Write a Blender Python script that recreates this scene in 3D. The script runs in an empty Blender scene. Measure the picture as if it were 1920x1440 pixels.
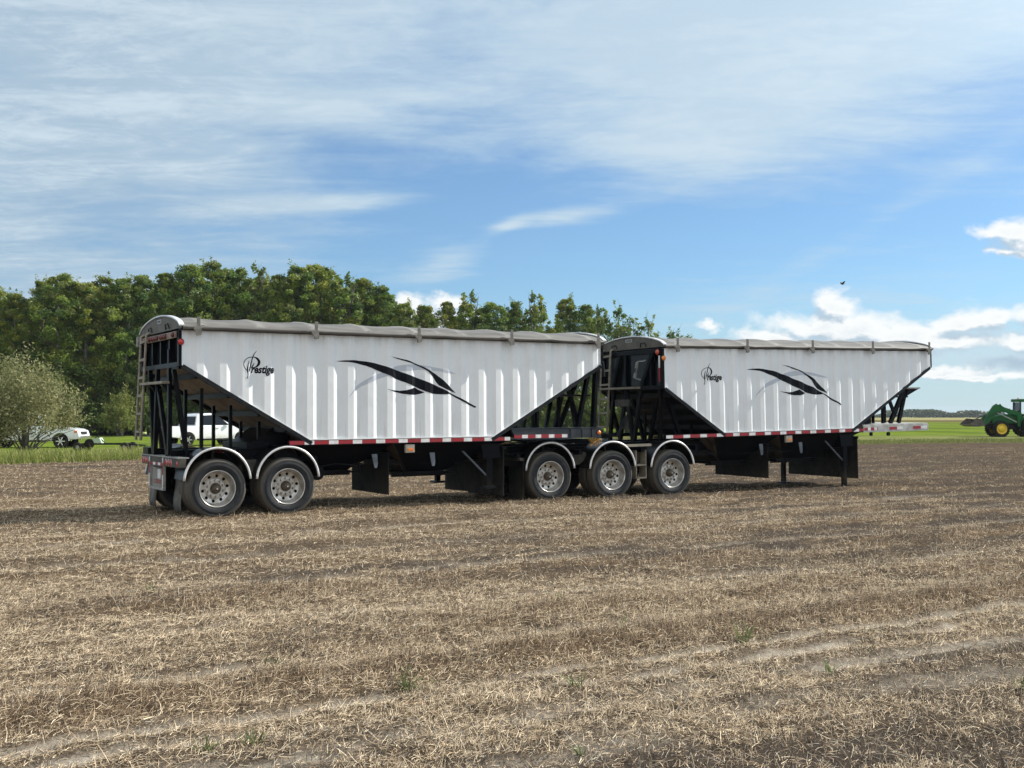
import bpy, bmesh, math, random
import numpy as np
from mathutils import Vector, Matrix, Euler
from mathutils.geometry import tessellate_polygon

R = math.radians
scene = bpy.context.scene
col = scene.collection

# ------------------------------------------------------------------ camera
cam_d = bpy.data.cameras.new('camera')
cam = bpy.data.objects.new('camera', cam_d)
col.objects.link(cam)
cam.location = (0, 0, 1.7906)
cam.rotation_euler = (R(90 + 1.6135), 0, 0)
cam_d.sensor_width = 36.0
cam_d.lens = 39.363
cam_d.clip_start = 0.05
cam_d.clip_end = 20000
scene.camera = cam

# ------------------------------------------------------------------ exposure
scene.view_settings.view_transform = 'Standard'
scene.view_settings.look = 'None'
scene.view_settings.gamma = 1.0
scene.view_settings.exposure = 0.55
scene.view_settings.use_curve_mapping = False

# ------------------------------------------------------------------ light paths
scene.cycles.max_bounces = 6
scene.cycles.diffuse_bounces = 3
scene.cycles.glossy_bounces = 3
scene.cycles.volume_bounces = 0

# ------------------------------------------------------------------ sun
SUN_AZ, SUN_EL = R(25.0), R(36.0)      # azimuth from +X towards +Y
sun_d = bpy.data.lights.new('sun', 'SUN')
sun_d.energy = 5.0
sun_d.angle = R(0.5)
sun_d.color = (1.0, 0.95, 0.87)
sun = bpy.data.objects.new('sun', sun_d)
col.objects.link(sun)
sv = Vector((math.cos(SUN_AZ) * math.cos(SUN_EL), math.sin(SUN_AZ) * math.cos(SUN_EL), math.sin(SUN_EL)))
sun.rotation_euler = (-sv).to_track_quat('-Z', 'Y').to_euler()
sun.location = (30, 10, 30)

# ------------------------------------------------------------------ node helpers
class NT:
    """small helper to write node trees as expressions"""
    def __init__(self, tree):
        self.t = tree; self.n = tree.nodes; self.l = tree.links
    def new(self, typ, **kw):
        n = self.n.new(typ)
        for k, v in kw.items(): setattr(n, k, v)
        return n
    def put(self, sock, v):
        if v is None: return
        if isinstance(v, bpy.types.NodeSocket): self.l.new(v, sock)
        else:
            if hasattr(sock.default_value, '__len__') and not hasattr(v, '__len__'): v = [v] * len(sock.default_value)
            if hasattr(v, '__len__') and len(v) == 3 and len(sock.default_value) == 4: v = tuple(v) + (1.0,)
            sock.default_value = v
    def m(self, op, a, b=None, c=None, clamp=False):
        n = self.new('ShaderNodeMath', operation=op, use_clamp=clamp)
        for i, v in enumerate((a, b, c)): self.put(n.inputs[i], v)
        return n.outputs[0]
    def vm(self, op, a, b=None):
        n = self.new('ShaderNodeVectorMath', operation=op)
        self.put(n.inputs[0], a); self.put(n.inputs[1], b)
        return n.outputs['Vector']
    def xyz(self, v):
        n = self.new('ShaderNodeSeparateXYZ'); self.put(n.inputs[0], v); return n.outputs
    def vec(self, x, y, z):
        n = self.new('ShaderNodeCombineXYZ')
        for i, v in enumerate((x, y, z)): self.put(n.inputs[i], v)
        return n.outputs[0]
    def noise(self, v, scale, detail=4, rough=0.55, dist=0.0, out=0):
        n = self.new('ShaderNodeTexNoise'); self.put(n.inputs['Vector'], v)
        n.inputs['Scale'].default_value = scale; n.inputs['Detail'].default_value = detail
        n.inputs['Roughness'].default_value = rough; n.inputs['Distortion'].default_value = dist
        return n.outputs[out]
    def mix(self, f, a, b, blend='MIX'):
        n = self.new('ShaderNodeMix', data_type='RGBA', blend_type=blend)
        self.put(n.inputs[0], f); self.put(n.inputs[6], a); self.put(n.inputs[7], b)
        return n.outputs[2]
    def ss(self, v, a, b, lo=0.0, hi=1.0):
        n = self.new('ShaderNodeMapRange', interpolation_type='SMOOTHSTEP')
        self.put(n.inputs[0], v); self.put(n.inputs[1], a); self.put(n.inputs[2], b); self.put(n.inputs[3], lo); self.put(n.inputs[4], hi)
        return n.outputs[0]
    def attr(self, name, out='Fac'):
        n = self.new('ShaderNodeAttribute'); n.attribute_name = name; return n.outputs[out]
    def pos(self):
        return self.new('ShaderNodeTexCoord').outputs['Object']

# ------------------------------------------------------------------ world: sky with high veil and low cumulus
world = bpy.data.worlds.new('World'); scene.world = world; world.cycles.sampling_method = 'MANUAL'; world.cycles.sample_map_resolution = 512; world.use_nodes = True
w = NT(world.node_tree); w.n.clear()
sky = w.new('ShaderNodeTexSky', sky_type='NISHITA')
sky.sun_disc = False
sky.sun_elevation = SUN_EL
sky.sun_rotation = R(90) - SUN_AZ
sky.altitude = 600; sky.air_density = 1.0; sky.dust_density = 0.6; sky.ozone_density = 1.6
SKY = 0.11
d = w.new('ShaderNodeTexCoord').outputs['Generated']
dx, dy, dz = w.xyz(d)
az = w.m('ARCTAN2', dx, dy)
el = w.m('ARCSINE', dz)
def gau(c, e, ra, re, rot=0.0):
    a = w.m('SUBTRACT', az, c); b = w.m('SUBTRACT', el, e)
    if rot:
        b = w.m('SUBTRACT', b, w.m('MULTIPLY', a, rot))
    q = w.m('ADD', w.m('POWER', w.m('ABSOLUTE', w.m('DIVIDE', a, ra)), 2.0), w.m('POWER', w.m('ABSOLUTE', w.m('DIVIDE', b, re)), 2.0))
    return w.m('EXPONENT', w.m('MULTIPLY', q, -1.0))
blue = w.vm('SCALE', sky.outputs[0]); blue.node.inputs['Scale'].default_value = SKY
blue = w.mix(1.0, blue, (0.53, 0.75, 0.93), 'MULTIPLY')
blue = w.mix(w.ss(el, 0.12, 0.0, 0.0, 0.75), blue, (0.40, 0.535, 0.60))
# high veil
k = w.m('DIVIDE', 1.0, w.m('ADD', w.m('MAXIMUM', dz, 0.0), 0.07))
px = w.m('MULTIPLY', dx, k); py = w.m('MULTIPLY', dy, k)
pv = w.vec(w.m('ADD', w.m('MULTIPLY', px, 0.8), w.m('MULTIPLY', py, 0.25)), py, 0.0)
n1 = w.noise(pv, 1.35, 9, 0.62, 0.5)
n2 = w.noise(w.vec(w.m('MULTIPLY', px, 0.55), w.m('MULTIPLY', py, 1.3), 3.7), 3.1, 8, 0.64, 0.6)
n3 = w.noise(w.vec(w.m('MULTIPLY', px, 0.9), py, 9.1), 8.0, 6, 0.70, 0.5)
nn = w.m('ADD', w.m('ADD', w.m('MULTIPLY', n1, 0.52), w.m('MULTIPLY', n2, 0.34)), w.m('MULTIPLY', n3, 0.14))
bias = w.m('ADD', w.ss(az, -0.04, -0.40, 0.0, 0.22), w.ss(el, 0.15, 0.23, 0.0, 0.05))
bias = w.m('ADD', bias, w.ss(el, 0.20, 0.33, 0.0, 0.13))
for c, e, ra, re, g, rot in ((0.00, 0.165, 0.16, 0.085, -0.17, 0), (0.30, 0.17, 0.22, 0.06, -0.08, 0), (-0.17, 0.262, 0.10, 0.014, 0.17, -0.12), (-0.235, 0.271, 0.09, 0.012, 0.10, 0),
                             (-0.095, 0.278, 0.07, 0.010, 0.12, 0), (-0.165, 0.186, 0.10, 0.009, 0.32, 0.08), (0.045, 0.176, 0.05, 0.009, 0.35, 0.10), (-0.005, 0.168, 0.02, 0.006, 0.3, 0.3), (0.17, 0.235, 0.10, 0.03, 0.10, 0.3), (-0.055, 0.137, 0.042, 0.020, 0.36, 0.2),
                             (0.30, 0.155, 0.12, 0.012, 0.10, 0.55), (0.12, 0.335, 0.22, 0.05, 0.12, 0), (0.10, 0.245, 0.16, 0.045, 0.15, 0), (0.33, 0.25, 0.16, 0.04, 0.10, 0.2), (0.36, 0.325, 0.2, 0.05, 0.14, 0.3),
                             (0.24, 0.09, 0.2, 0.03, 0.06, 0), (-0.34, 0.225, 0.1, 0.03, 0.08, 0)):
    bias = w.m('ADD', bias, w.m('MULTIPLY', gau(c, e, ra, re, rot), g))
va = w.ss(w.m('ADD', nn, bias), 0.43, 0.80, 0.12, 0.90)
vcol = w.mix(w.ss(az, -0.05, -0.40), (0.455, 0.575, 0.67), (0.345, 0.455, 0.555))
vcol = w.mix(w.m('MULTIPLY', w.ss(w.m('ADD', nn, bias), 0.60, 0.95), w.ss(w.m('ADD', w.m('MULTIPLY', n2, 0.6), w.m('MULTIPLY', n3, 0.4)), 0.40, 0.62, 0.15, 1.0)), vcol, (0.54, 0.635, 0.70))
# the veil brightens towards the sun (forward scattering), out of frame to the right
sdot = w.new('ShaderNodeVectorMath', operation='DOT_PRODUCT'); w.put(sdot.inputs[0], d); w.put(sdot.inputs[1], tuple(sv))
glow = w.m('POWER', w.m('MAXIMUM', sdot.outputs['Value'], 0.0), 9.0)
vcol = w.vm('SCALE', vcol); w.put(vcol.node.inputs['Scale'], w.m('MULTIPLY_ADD', glow, 2.2, 1.0))
skyc = w.mix(va, blue, vcol)
# cumulus
def uv(u, v):
    a = math.atan((u - 960) / 2099.4); return a, math.atan((779.1 - v) / 2099.4 * math.cos(a))
def ells(L):
    o = []
    for u, v, ru, rv in L:
        a, e = uv(u, v); a2, e2 = uv(u + ru, v - rv); o.append((a, e, abs(a2 - a), abs(e2 - e)))
    return o
EL = ells(((1890, 436, 72, 24), (1905, 462, 60, 28), (1862, 476, 32, 16), (1960, 440, 90, 40),
           (1562, 572, 60, 30), (1530, 604, 100, 36), (1620, 614, 110, 36), (1700, 630, 100, 32), (1470, 634, 90, 28),
           (1800, 602, 80, 26), (1880, 594, 110, 32), (1770, 640, 110, 24), (1900, 638, 80, 20), (1780, 690, 80, 12), (1850, 700, 80, 10), (1330, 620, 28, 12), (1640, 650, 90, 14),
           (775, 566, 48, 22), (850, 562, 38, 18), (810, 590, 90, 24), (2010, 590, 120, 34), (2100, 520, 120, 40), (-500, 640, 200, 40), (2600, 560, 300, 60)))
LOW = ells(((1900, 478, 70, 16), (1560, 640, 170, 26), (1700, 660, 170, 26), (1840, 640, 130, 34), (1900, 670, 130, 26), (1780, 690, 120, 16), (1420, 650, 90, 14), (2050, 650, 160, 50), (820, 600, 90, 18)))
def cumulus(ax, ex, EL, amp):
    q = w.vec(ax, w.m('MULTIPLY', ex, 1.5), 0.0)
    wn = w.xyz(w.noise(q, 17.0, 5, 0.6, 0.0, 1))
    ax = w.m('MULTIPLY_ADD', w.m('SUBTRACT', wn[0], 0.5), 0.075, ax); ex = w.m('MULTIPLY_ADD', w.m('SUBTRACT', wn[1], 0.5), 0.036, ex)
    nz = w.noise(q, 30.0, 7, 0.60, 0.35)
    n3 = w.noise(q, 11.0, 3, 0.5, 0.2)
    f = None
    for a, e, ra, re in EL:
        A = w.m('DIVIDE', w.m('SUBTRACT', ax, a), ra); B = w.m('DIVIDE', w.m('SUBTRACT', ex, e), re)
        g = w.m('SUBTRACT', 1.0, w.m('SQRT', w.m('ADD', w.m('MULTIPLY', A, A), w.m('MULTIPLY', B, B))))
        f = g if f is None else w.m('SMOOTH_MAX', f, g, 0.25)
    return w.m('ADD', f, w.m('ADD', w.m('MULTIPLY', w.m('SUBTRACT', nz, 0.5), amp), w.m('MULTIPLY', w.m('SUBTRACT', n3, 0.5), 1.1)))
# grey-blue undersides first, sunlit heads over them
G1 = cumulus(az, el, LOW, 1.5)
skyc = w.mix(w.ss(G1, -0.25, 0.75, 0.0, 0.85), skyc, w.mix(w.ss(G1, 0.2, 1.2), (0.50, 0.60, 0.68), (0.34, 0.44, 0.54)))
F1 = cumulus(az, el, EL, 1.7)
F2 = cumulus(w.m('ADD', az, 0.004), w.m('ADD', el, 0.0095), EL, 1.7)
ca = w.ss(F1, -0.30, 0.55, 0.0, 0.97)
lit = w.ss(w.m('SUBTRACT', F1, F2), -0.46, 0.22)
thick = w.ss(F1, 0.5, 1.5, 1.0, 0.62)
ccol = w.mix(w.m('MULTIPLY', lit, thick), (0.40, 0.50, 0.59), (0.81, 0.825, 0.82))
skyc = w.mix(ca, skyc, ccol)
# unseen bright cloud added behind the camera as fill light
rear_fill = w.m('MULTIPLY', w.ss(dy, 0.05, -0.55), w.ss(n1, 0.30, 0.60, 0.55, 1.0))
skyc = w.mix(rear_fill, skyc, (0.80, 0.845, 0.88))
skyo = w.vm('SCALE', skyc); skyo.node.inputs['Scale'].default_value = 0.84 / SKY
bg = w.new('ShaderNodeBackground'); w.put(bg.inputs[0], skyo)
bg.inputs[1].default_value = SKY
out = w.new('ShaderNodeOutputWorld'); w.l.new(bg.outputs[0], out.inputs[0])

# ------------------------------------------------------------------ noise in numpy
def _h(ix, iy, seed):
    n = (ix * 374761393 + iy * 668265263 + seed * 974711) & 0xffffffff
    n = ((n ^ (n >> 13)) * 1274126177) & 0xffffffff
    return ((n ^ (n >> 16)) & 0xffff) / 65535.0
def vnoise(x, y, seed=0):
    x = np.asarray(x, float); y = np.asarray(y, float)
    ix = np.floor(x).astype(np.int64); iy = np.floor(y).astype(np.int64)
    fx = x - ix; fy = y - iy
    fx = fx * fx * (3 - 2 * fx); fy = fy * fy * (3 - 2 * fy)
    a = _h(ix, iy, seed); b = _h(ix + 1, iy, seed); c = _h(ix, iy + 1, seed); e = _h(ix + 1, iy + 1, seed)
    return (a * (1 - fx) + b * fx) * (1 - fy) + (c * (1 - fx) + e * fx) * fy
def fbm(x, y, oct=4, seed=0, gain=0.5):
    s = 0; a = 1; t = 0
    for i in range(oct):
        s = s + a * vnoise(np.asarray(x) * 2 ** i, np.asarray(y) * 2 ** i, seed + i * 17); t += a; a *= gain
    return s / t
def sstep(v, a, b):
    t = np.clip((np.asarray(v, float) - a) / (b - a), 0, 1); return t * t * (3 - 2 * t)

# ------------------------------------------------------------------ materials
def mat(name, c, rough=0.5, metal=0.0, c2=None, scale=6.0, lo=0.4, hi=0.65, bump=0.0, bscale=40.0, spec=0.5, coat=0.0, dust=None, dusth=(0.0, 0.8), fine=None):
    """principled surface: colour c broken up by a second colour c2 in noise patches; optional dust that settles near the ground (object z)"""
    m = bpy.data.materials.new(name); m.use_nodes = True
    t = NT(m.node_tree); p = t.n['Principled BSDF']
    co = t.pos(); cc = c
    if c2 is not None:
        cc = t.mix(t.ss(t.noise(co, scale, 5, 0.6, 0.3), lo, hi), c, c2)
    if fine:
        cc = t.mix(t.ss(t.noise(co, fine[0], 3, 0.7), 0.35, 0.75, 0.0, fine[1]), cc, fine[2])
    if dust is not None:
        z = t.xyz(co)[2]
        f = t.m('MULTIPLY', t.ss(z, dusth[1], dusth[0]), t.ss(t.noise(co, 5.0, 5, 0.65), 0.25, 0.7))
        cc = t.mix(f, cc, dust)
    t.put(p.inputs['Base Color'], cc)
    p.inputs['Roughness'].default_value = rough; p.inputs['Metallic'].default_value = metal
    p.inputs['Specular IOR Level'].default_value = spec; p.inputs['Coat Weight'].default_value = coat
    if bump:
        b = t.new('ShaderNodeBump'); b.inputs['Strength'].default_value = bump; b.inputs['Distance'].default_value = 0.01
        t.put(b.inputs['Height'], t.noise(co, bscale, 4, 0.6)); t.l.new(b.outputs[0], p.inputs['Normal'])
    return m

M = {}
def panel_mat():
    m = bpy.data.materials.new('white_painted_steel'); m.use_nodes = True
    t = NT(m.node_tree); p = t.n['Principled BSDF']; co = t.pos(); x, y, z = t.xyz(co)
    c = t.mix(t.ss(t.noise(co, 1.7, 5, 0.6, 0.3), 0.42, 0.7), (0.80, 0.815, 0.82), (0.75, 0.76, 0.755))
    st = t.noise(t.vec(t.m('MULTIPLY', x, 9.0), t.m('MULTIPLY', y, 9.0), t.m('MULTIPLY', z, 0.45)), 1.6, 5, 0.65)
    c = t.mix(t.m('MULTIPLY', t.ss(st, 0.48, 0.75), t.ss(z, 2.2, 1.4, 0.10, 0.42)), c, (0.50, 0.46, 0.38))     # run-off streaks, stronger low down
    c = t.mix(t.m('MULTIPLY', t.ss(st, 0.45, 0.7), t.ss(z, 3.05, 3.27, 0.0, 0.30)), c, (0.42, 0.37, 0.29))      # drip marks below the rail
    c = t.mix(t.ss(t.noise(co, 26.0, 3, 0.7), 0.58, 0.8, 0.0, 0.25), c, (0.52, 0.48, 0.40))
    t.put(p.inputs['Base Color'], c); p.inputs['Roughness'].default_value = 0.42
    b = t.new('ShaderNodeBump'); b.inputs['Strength'].default_value = 0.25; b.inputs['Distance'].default_value = 0.02
    t.put(b.inputs['Height'], t.noise(co, 2.6, 2, 0.5)); t.l.new(b.outputs[0], p.inputs['Normal'])
    return m
M['white'] = panel_mat()
M['black'] = mat('black_painted_steel', (0.0025, 0.0032, 0.006), 0.36, c2=(0.006, 0.006, 0.007), scale=3.0, lo=0.45, hi=0.75, dust=(0.045, 0.037, 0.027), dusth=(0.15, 0.6), spec=0.10)
M['blackwall'] = mat('black_glossy_wall', (0.0035, 0.005, 0.008), 0.22, c2=(0.006, 0.007, 0.008), scale=2.0, spec=0.2)
M['edge'] = mat('dark_grey_flange', (0.010, 0.012, 0.016), 0.45, c2=(0.020, 0.019, 0.018), scale=6.0, spec=0.16)
M['tan'] = mat('dusty_galvanised', (0.30, 0.26, 0.20), 0.6, c2=(0.19, 0.165, 0.125), scale=9.0)
M['alu'] = mat('aluminium_trim', (0.74, 0.74, 0.74), 0.32, 0.25, c2=(0.60, 0.585, 0.56), scale=12.0)
M['grey'] = mat('light_grey_steel', (0.36, 0.36, 0.35), 0.5, c2=(0.24, 0.23, 0.21), scale=8.0)
M['slope'] = mat('dusty_hopper_underside', (0.34, 0.27, 0.19), 0.65, c2=(0.17, 0.135, 0.10), scale=2.4, lo=0.4, hi=0.7, fine=(14.0, 0.5, (0.10, 0.08, 0.06)))
M['flap'] = mat('rubber_sheet', (0.010, 0.010, 0.011), 0.7, c2=(0.022, 0.021, 0.018), scale=3.0, dust=(0.055, 0.048, 0.038), dusth=(0.05, 0.7), spec=0.12)
M['mudflap'] = mat('dusty_mud_flap', (0.10, 0.098, 0.09), 0.75, c2=(0.17, 0.155, 0.13), scale=4.0, fine=(18, 0.4, (0.06, 0.055, 0.05)))
M['red'] = mat('red_lens', (0.50, 0.018, 0.02), 0.2, coat=0.5)
M['amber'] = mat('amber_lens', (0.75, 0.20, 0.02), 0.2, coat=0.5)
M['tred'] = mat('red_reflective_tape', (0.34, 0.012, 0.022), 0.45, c2=(0.26, 0.02, 0.025), scale=8)
M['twhite'] = mat('white_reflective_tape', (0.80, 0.80, 0.80), 0.45, c2=(0.66, 0.64, 0.6), scale=8)
M['decal'] = mat('black_vinyl', (0.004, 0.005, 0.009), 0.5, spec=0.12)
M['decalgrey'] = mat('grey_vinyl', (0.50, 0.53, 0.58), 0.4)
M['hub'] = mat('greasy_hub', (0.050, 0.036, 0.022), 0.45, c2=(0.10, 0.078, 0.05), scale=20.0)
M['dark'] = mat('dark_void', (0.006, 0.006, 0.006), 0.9)
M['plate'] = mat('grey_plate', (0.22, 0.215, 0.19), 0.6, c2=(0.30, 0.285, 0.25), scale=6.0)
M['yellow'] = mat('yellow_chain', (0.52, 0.27, 0.03), 0.5, c2=(0.16, 0.07, 0.03), scale=30)
M['glass'] = mat('tinted_glass', (0.008, 0.011, 0.014), 0.08, spec=0.25)
M['silver'] = mat('chrome', (0.75, 0.75, 0.75), 0.2, 0.9)
M['truck'] = mat('white_truck_paint', (0.80, 0.82, 0.84), 0.28, coat=0.5, dust=(0.42, 0.36, 0.28), dusth=(0.25, 0.95))
M['green'] = mat('green_tractor_paint', (0.008, 0.105, 0.022), 0.4, c2=(0.014, 0.09, 0.026), scale=4, spec=0.2)
M['tyellow'] = mat('yellow_wheel_paint', (0.80, 0.54, 0.02), 0.4, c2=(0.60, 0.42, 0.04), scale=6)
M['bucket'] = mat('worn_bucket_steel', (0.055, 0.048, 0.042), 0.5, c2=(0.10, 0.085, 0.065), scale=5)
M['palegreen'] = mat('pale_green_panel', (0.42, 0.52, 0.40), 0.5)

def rim_mat():
    return mat('brushed_wheel_aluminium', (0.66, 0.645, 0.62), 0.30, 0.75, c2=(0.42, 0.39, 0.34), scale=7.0, lo=0.35, hi=0.7, fine=(40.0, 0.25, (0.26, 0.225, 0.18)))
M['rim'] = rim_mat()

def tyre_mat():
    m = bpy.data.materials.new('tyre_rubber'); m.use_nodes = True
    t = NT(m.node_tree); p = t.n['Principled BSDF']
    a = t.attr('rad'); pos = t.pos()
    n = t.noise(pos, 9.0, 5, 0.6)
    c = t.mix(t.ss(n, 0.35, 0.7), (0.009, 0.011, 0.014), (0.022, 0.023, 0.024))
    ring = t.m('ADD', a, t.m('MULTIPLY', t.m('SUBTRACT', n, 0.5), 0.02))
    c = t.mix(t.m('MULTIPLY', t.ss(ring, 0.43, 0.50), 0.8), c, (0.085, 0.076, 0.062))
    c = t.mix(t.m('MULTIPLY', t.ss(ring, 0.512, 0.522), t.ss(t.noise(pos, 22.0, 3), 0.35, 0.6)), c, (0.12, 0.098, 0.07))
    t.put(p.inputs['Base Color'], c); p.inputs['Roughness'].default_value = 0.62; p.inputs['Specular IOR Level'].default_value = 0.35
    return m
M['tyre'] = tyre_mat()

# ------------------------------------------------------------------ mesh builder
class MB:
    def __init__(s): s.v = []; s.f = []; s.mi = []; s.sm = []
    def add(s, verts, faces, mi=0, smooth=False):
        o = len(s.v); s.v += [tuple(v) for v in verts]
        for f in faces: s.f.append([i + o for i in f]); s.mi.append(mi); s.sm.append(smooth)
        return s
    def box(s, x0, x1, y0, y1, z0, z1, mi=0, mtx=None, bev=0.0):
        if x0 > x1: x0, x1 = x1, x0
        if y0 > y1: y0, y1 = y1, y0
        if z0 > z1: z0, z1 = z1, z0
        if bev > 0:
            b = min(bev, (x1 - x0) * .3, (y1 - y0) * .3, (z1 - z0) * .3)
            bm = bmesh.new(); bmesh.ops.create_cube(bm, size=1)
            for v in bm.verts: v.co = Vector(((x0 + x1) / 2 + v.co.x * (x1 - x0), (y0 + y1) / 2 + v.co.y * (y1 - y0), (z0 + z1) / 2 + v.co.z * (z1 - z0)))
            bmesh.ops.bevel(bm, geom=bm.edges[:], offset=b, segments=2, affect='EDGES', profile=0.5)
            vs = [v.co.copy() for v in bm.verts]; fs = [[v.index for v in f.verts] for f in bm.faces]; bm.free()
        else:
            vs = [Vector(p) for p in ((x0, y0, z0), (x1, y0, z0), (x1, y1, z0), (x0, y1, z0), (x0, y0, z1), (x1, y0, z1), (x1, y1, z1), (x0, y1, z1))]
            fs = [(0, 3, 2, 1), (4, 5, 6, 7), (0, 1, 5, 4), (1, 2, 6, 5), (2, 3, 7, 6), (3, 0, 4, 7)]
        if mtx is not None: vs = [mtx @ v for v in vs]
        return s.add(vs, fs, mi)
    def beam(s, a, b, w, h, mi=0, up=(0, 0, 1)):
        a = Vector(a); b = Vector(b); dd = (b - a)
        L = dd.length; z = dd / L
        u = Vector(up)
        if abs(z.dot(u.normalized())) > 0.98: u = Vector((0, 1, 0))
        x = u.cross(z).normalized(); y = z.cross(x)
        vs = []
        for q in (a, b):
            for sx, sy in ((-1, -1), (1, -1), (1, 1), (-1, 1)): vs.append(q + x * (w / 2 * sx) + y * (h / 2 * sy))
        return s.add(vs, [(3, 2, 1, 0), (4, 5, 6, 7), (0, 1, 5, 4), (1, 2, 6, 5), (2, 3, 7, 6), (3, 0, 4, 7)], mi)
    def tube(s, pts, r, n=8, mi=0, smooth=True, cap=True):
        pts = [Vector(p) for p in pts]; N = len(pts)
        rs = r if hasattr(r, '__len__') else [r] * N
        vs = []; prev = None
        for i, p in enumerate(pts):
            tt = (pts[min(i + 1, N - 1)] - pts[max(i - 1, 0)]).normalized()
            if prev is None:
                u = Vector((0, 0, 1)) if abs(tt.z) < 0.9 else Vector((1, 0, 0))
                x = tt.cross(u).normalized()
            else:
                x = (prev - tt * prev.dot(tt)).normalized()
            prev = x; y = tt.cross(x)
            for k in range(n):
                a = 2 * math.pi * k / n; vs.append(p + (x * math.cos(a) + y * math.sin(a)) * rs[i])
        fs = []
        for i in range(N - 1):
            for k in range(n): fs.append((i * n + k, i * n + (k + 1) % n, (i + 1) * n + (k + 1) % n, (i + 1) * n + k))
        s.add(vs, fs, mi, smooth)
        if cap:
            s.add(vs[:n], [tuple(reversed(range(n)))], mi); s.add(vs[-n:], [tuple(range(n))], mi)
        return s
    def prism(s, poly, y0, y1, mi=0, axis='y'):
        """polygon of (x, z) (axis y), (y, z) (axis x) or (x, y) (axis z), extruded"""
        n = len(poly)
        def P(a, b, t): return (a, t, b) if axis == 'y' else ((t, a, b) if axis == 'x' else (a, b, t))
        vs = [P(a, b, y0) for a, b in poly] + [P(a, b, y1) for a, b in poly]
        tri = tessellate_polygon([[Vector((a, b, 0)) for a, b in poly]])
        fs = [tuple(t) for t in tri] + [tuple(i + n for i in reversed(t)) for t in tri]
        fs += [(i, (i + 1) % n, (i + 1) % n + n, i + n) for i in range(n)]
        return s.add(vs, fs, mi)
    def lathe(s, prof, cx, cz, n=40, mi=0, smooth=True, sgn=1.0, y0=0.0):
        """profile of (depth along y, radius) turned about the y axis"""
        vs = []; m = len(prof)
        for k in range(n):
            a = 2 * math.pi * k / n
            for dd, r in prof: vs.append((cx + r * math.cos(a), y0 + sgn * dd, cz + r * math.sin(a)))
        fs = [(k * m + j, k * m + j + 1, ((k + 1) % n) * m + j + 1, ((k + 1) % n) * m + j) for k in range(n) for j in range(m - 1)]
        return s.add(vs, fs, mi, smooth)
    def disc(s, cx, y, cz, r, n=16, mi=0):
        return s.add([(cx + r * math.cos(2 * math.pi * k / n), y, cz + r * math.sin(2 * math.pi * k / n)) for k in range(n)], [tuple(range(n))], mi)
    def cyl(s, c, r, y0, y1, n=12, mi=0):
        s.lathe([(y0, r), (y1, r)], c[0], c[1], n, mi); s.disc(c[0], y0, c[1], r, n, mi); return s.disc(c[0], y1, c[1], r, n, mi)
    def build(s, name, mats, parent=None, normals=True, bevel=0.0):
        me = bpy.data.meshes.new(name); me.from_pydata(s.v, [], s.f)
        for m in (mats if isinstance(mats, (list, tuple)) else [mats]): me.materials.append(m)
        me.polygons.foreach_set('material_index', s.mi); me.polygons.foreach_set('use_smooth', s.sm)
        if normals:
            bm = bmesh.new(); bm.from_mesh(me); bmesh.ops.recalc_face_normals(bm, faces=bm.faces[:]); bm.to_mesh(me); bm.free()
        me.update()
        o = bpy.data.objects.new(name, me); col.objects.link(o)
        if parent is not None: o.parent = parent
        if bevel:
            b = o.modifiers.new('bevel', 'BEVEL'); b.width = bevel; b.segments = 2; b.limit_method = 'ANGLE'
        return o

def tag(o, label=None, cat=None, group=None, kind=None):
    for k, v in (('label', label), ('category', cat), ('group', group), ('kind', kind)):
        if v: o[k] = v
    return o
def thing(name, label, cat, loc=(0, 0, 0), rz=0.0, group=None):
    o = bpy.data.objects.new(name, None); col.objects.link(o)
    o.empty_display_size = 0.3; o.location = loc; o.rotation_euler = (0, 0, rz)
    return tag(o, label, cat, group)
def copy_tree(o, parent=None):
    c = o.copy(); col.objects.link(c)
    if parent is not None: c.parent = parent
    for ch in list(o.children): copy_tree(ch, c)
    return c

def soup(name, V, n, mats, colr=None, mi=None, smooth=False, parent=None):
    """V: (faces, n, 3) independent n-gons; colr: (faces, 3)"""
    F = len(V); me = bpy.data.meshes.new(name)
    me.vertices.add(F * n); me.vertices.foreach_set('co', np.ascontiguousarray(V, np.float32).ravel())
    me.loops.add(F * n); me.loops.foreach_set('vertex_index', np.arange(F * n, dtype=np.int32))
    me.polygons.add(F); me.polygons.foreach_set('loop_start', np.arange(0, F * n, n, dtype=np.int32)); me.polygons.foreach_set('loop_total', np.full(F, n, np.int32))
    me.update(calc_edges=True)
    if colr is not None:
        at = me.attributes.new('tint', 'FLOAT_COLOR', 'POINT')
        c = np.ones((F, n, 4), np.float32); c[:, :, :3] = colr[:, None, :]; at.data.foreach_set('color', c.ravel())
    for m in (mats if isinstance(mats, (list, tuple)) else [mats]): me.materials.append(m)
    if mi is not None: me.polygons.foreach_set('material_index', mi.astype(np.int32))
    o = bpy.data.objects.new(name, me); col.objects.link(o)
    if parent is not None: o.parent = parent
    return o

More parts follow.
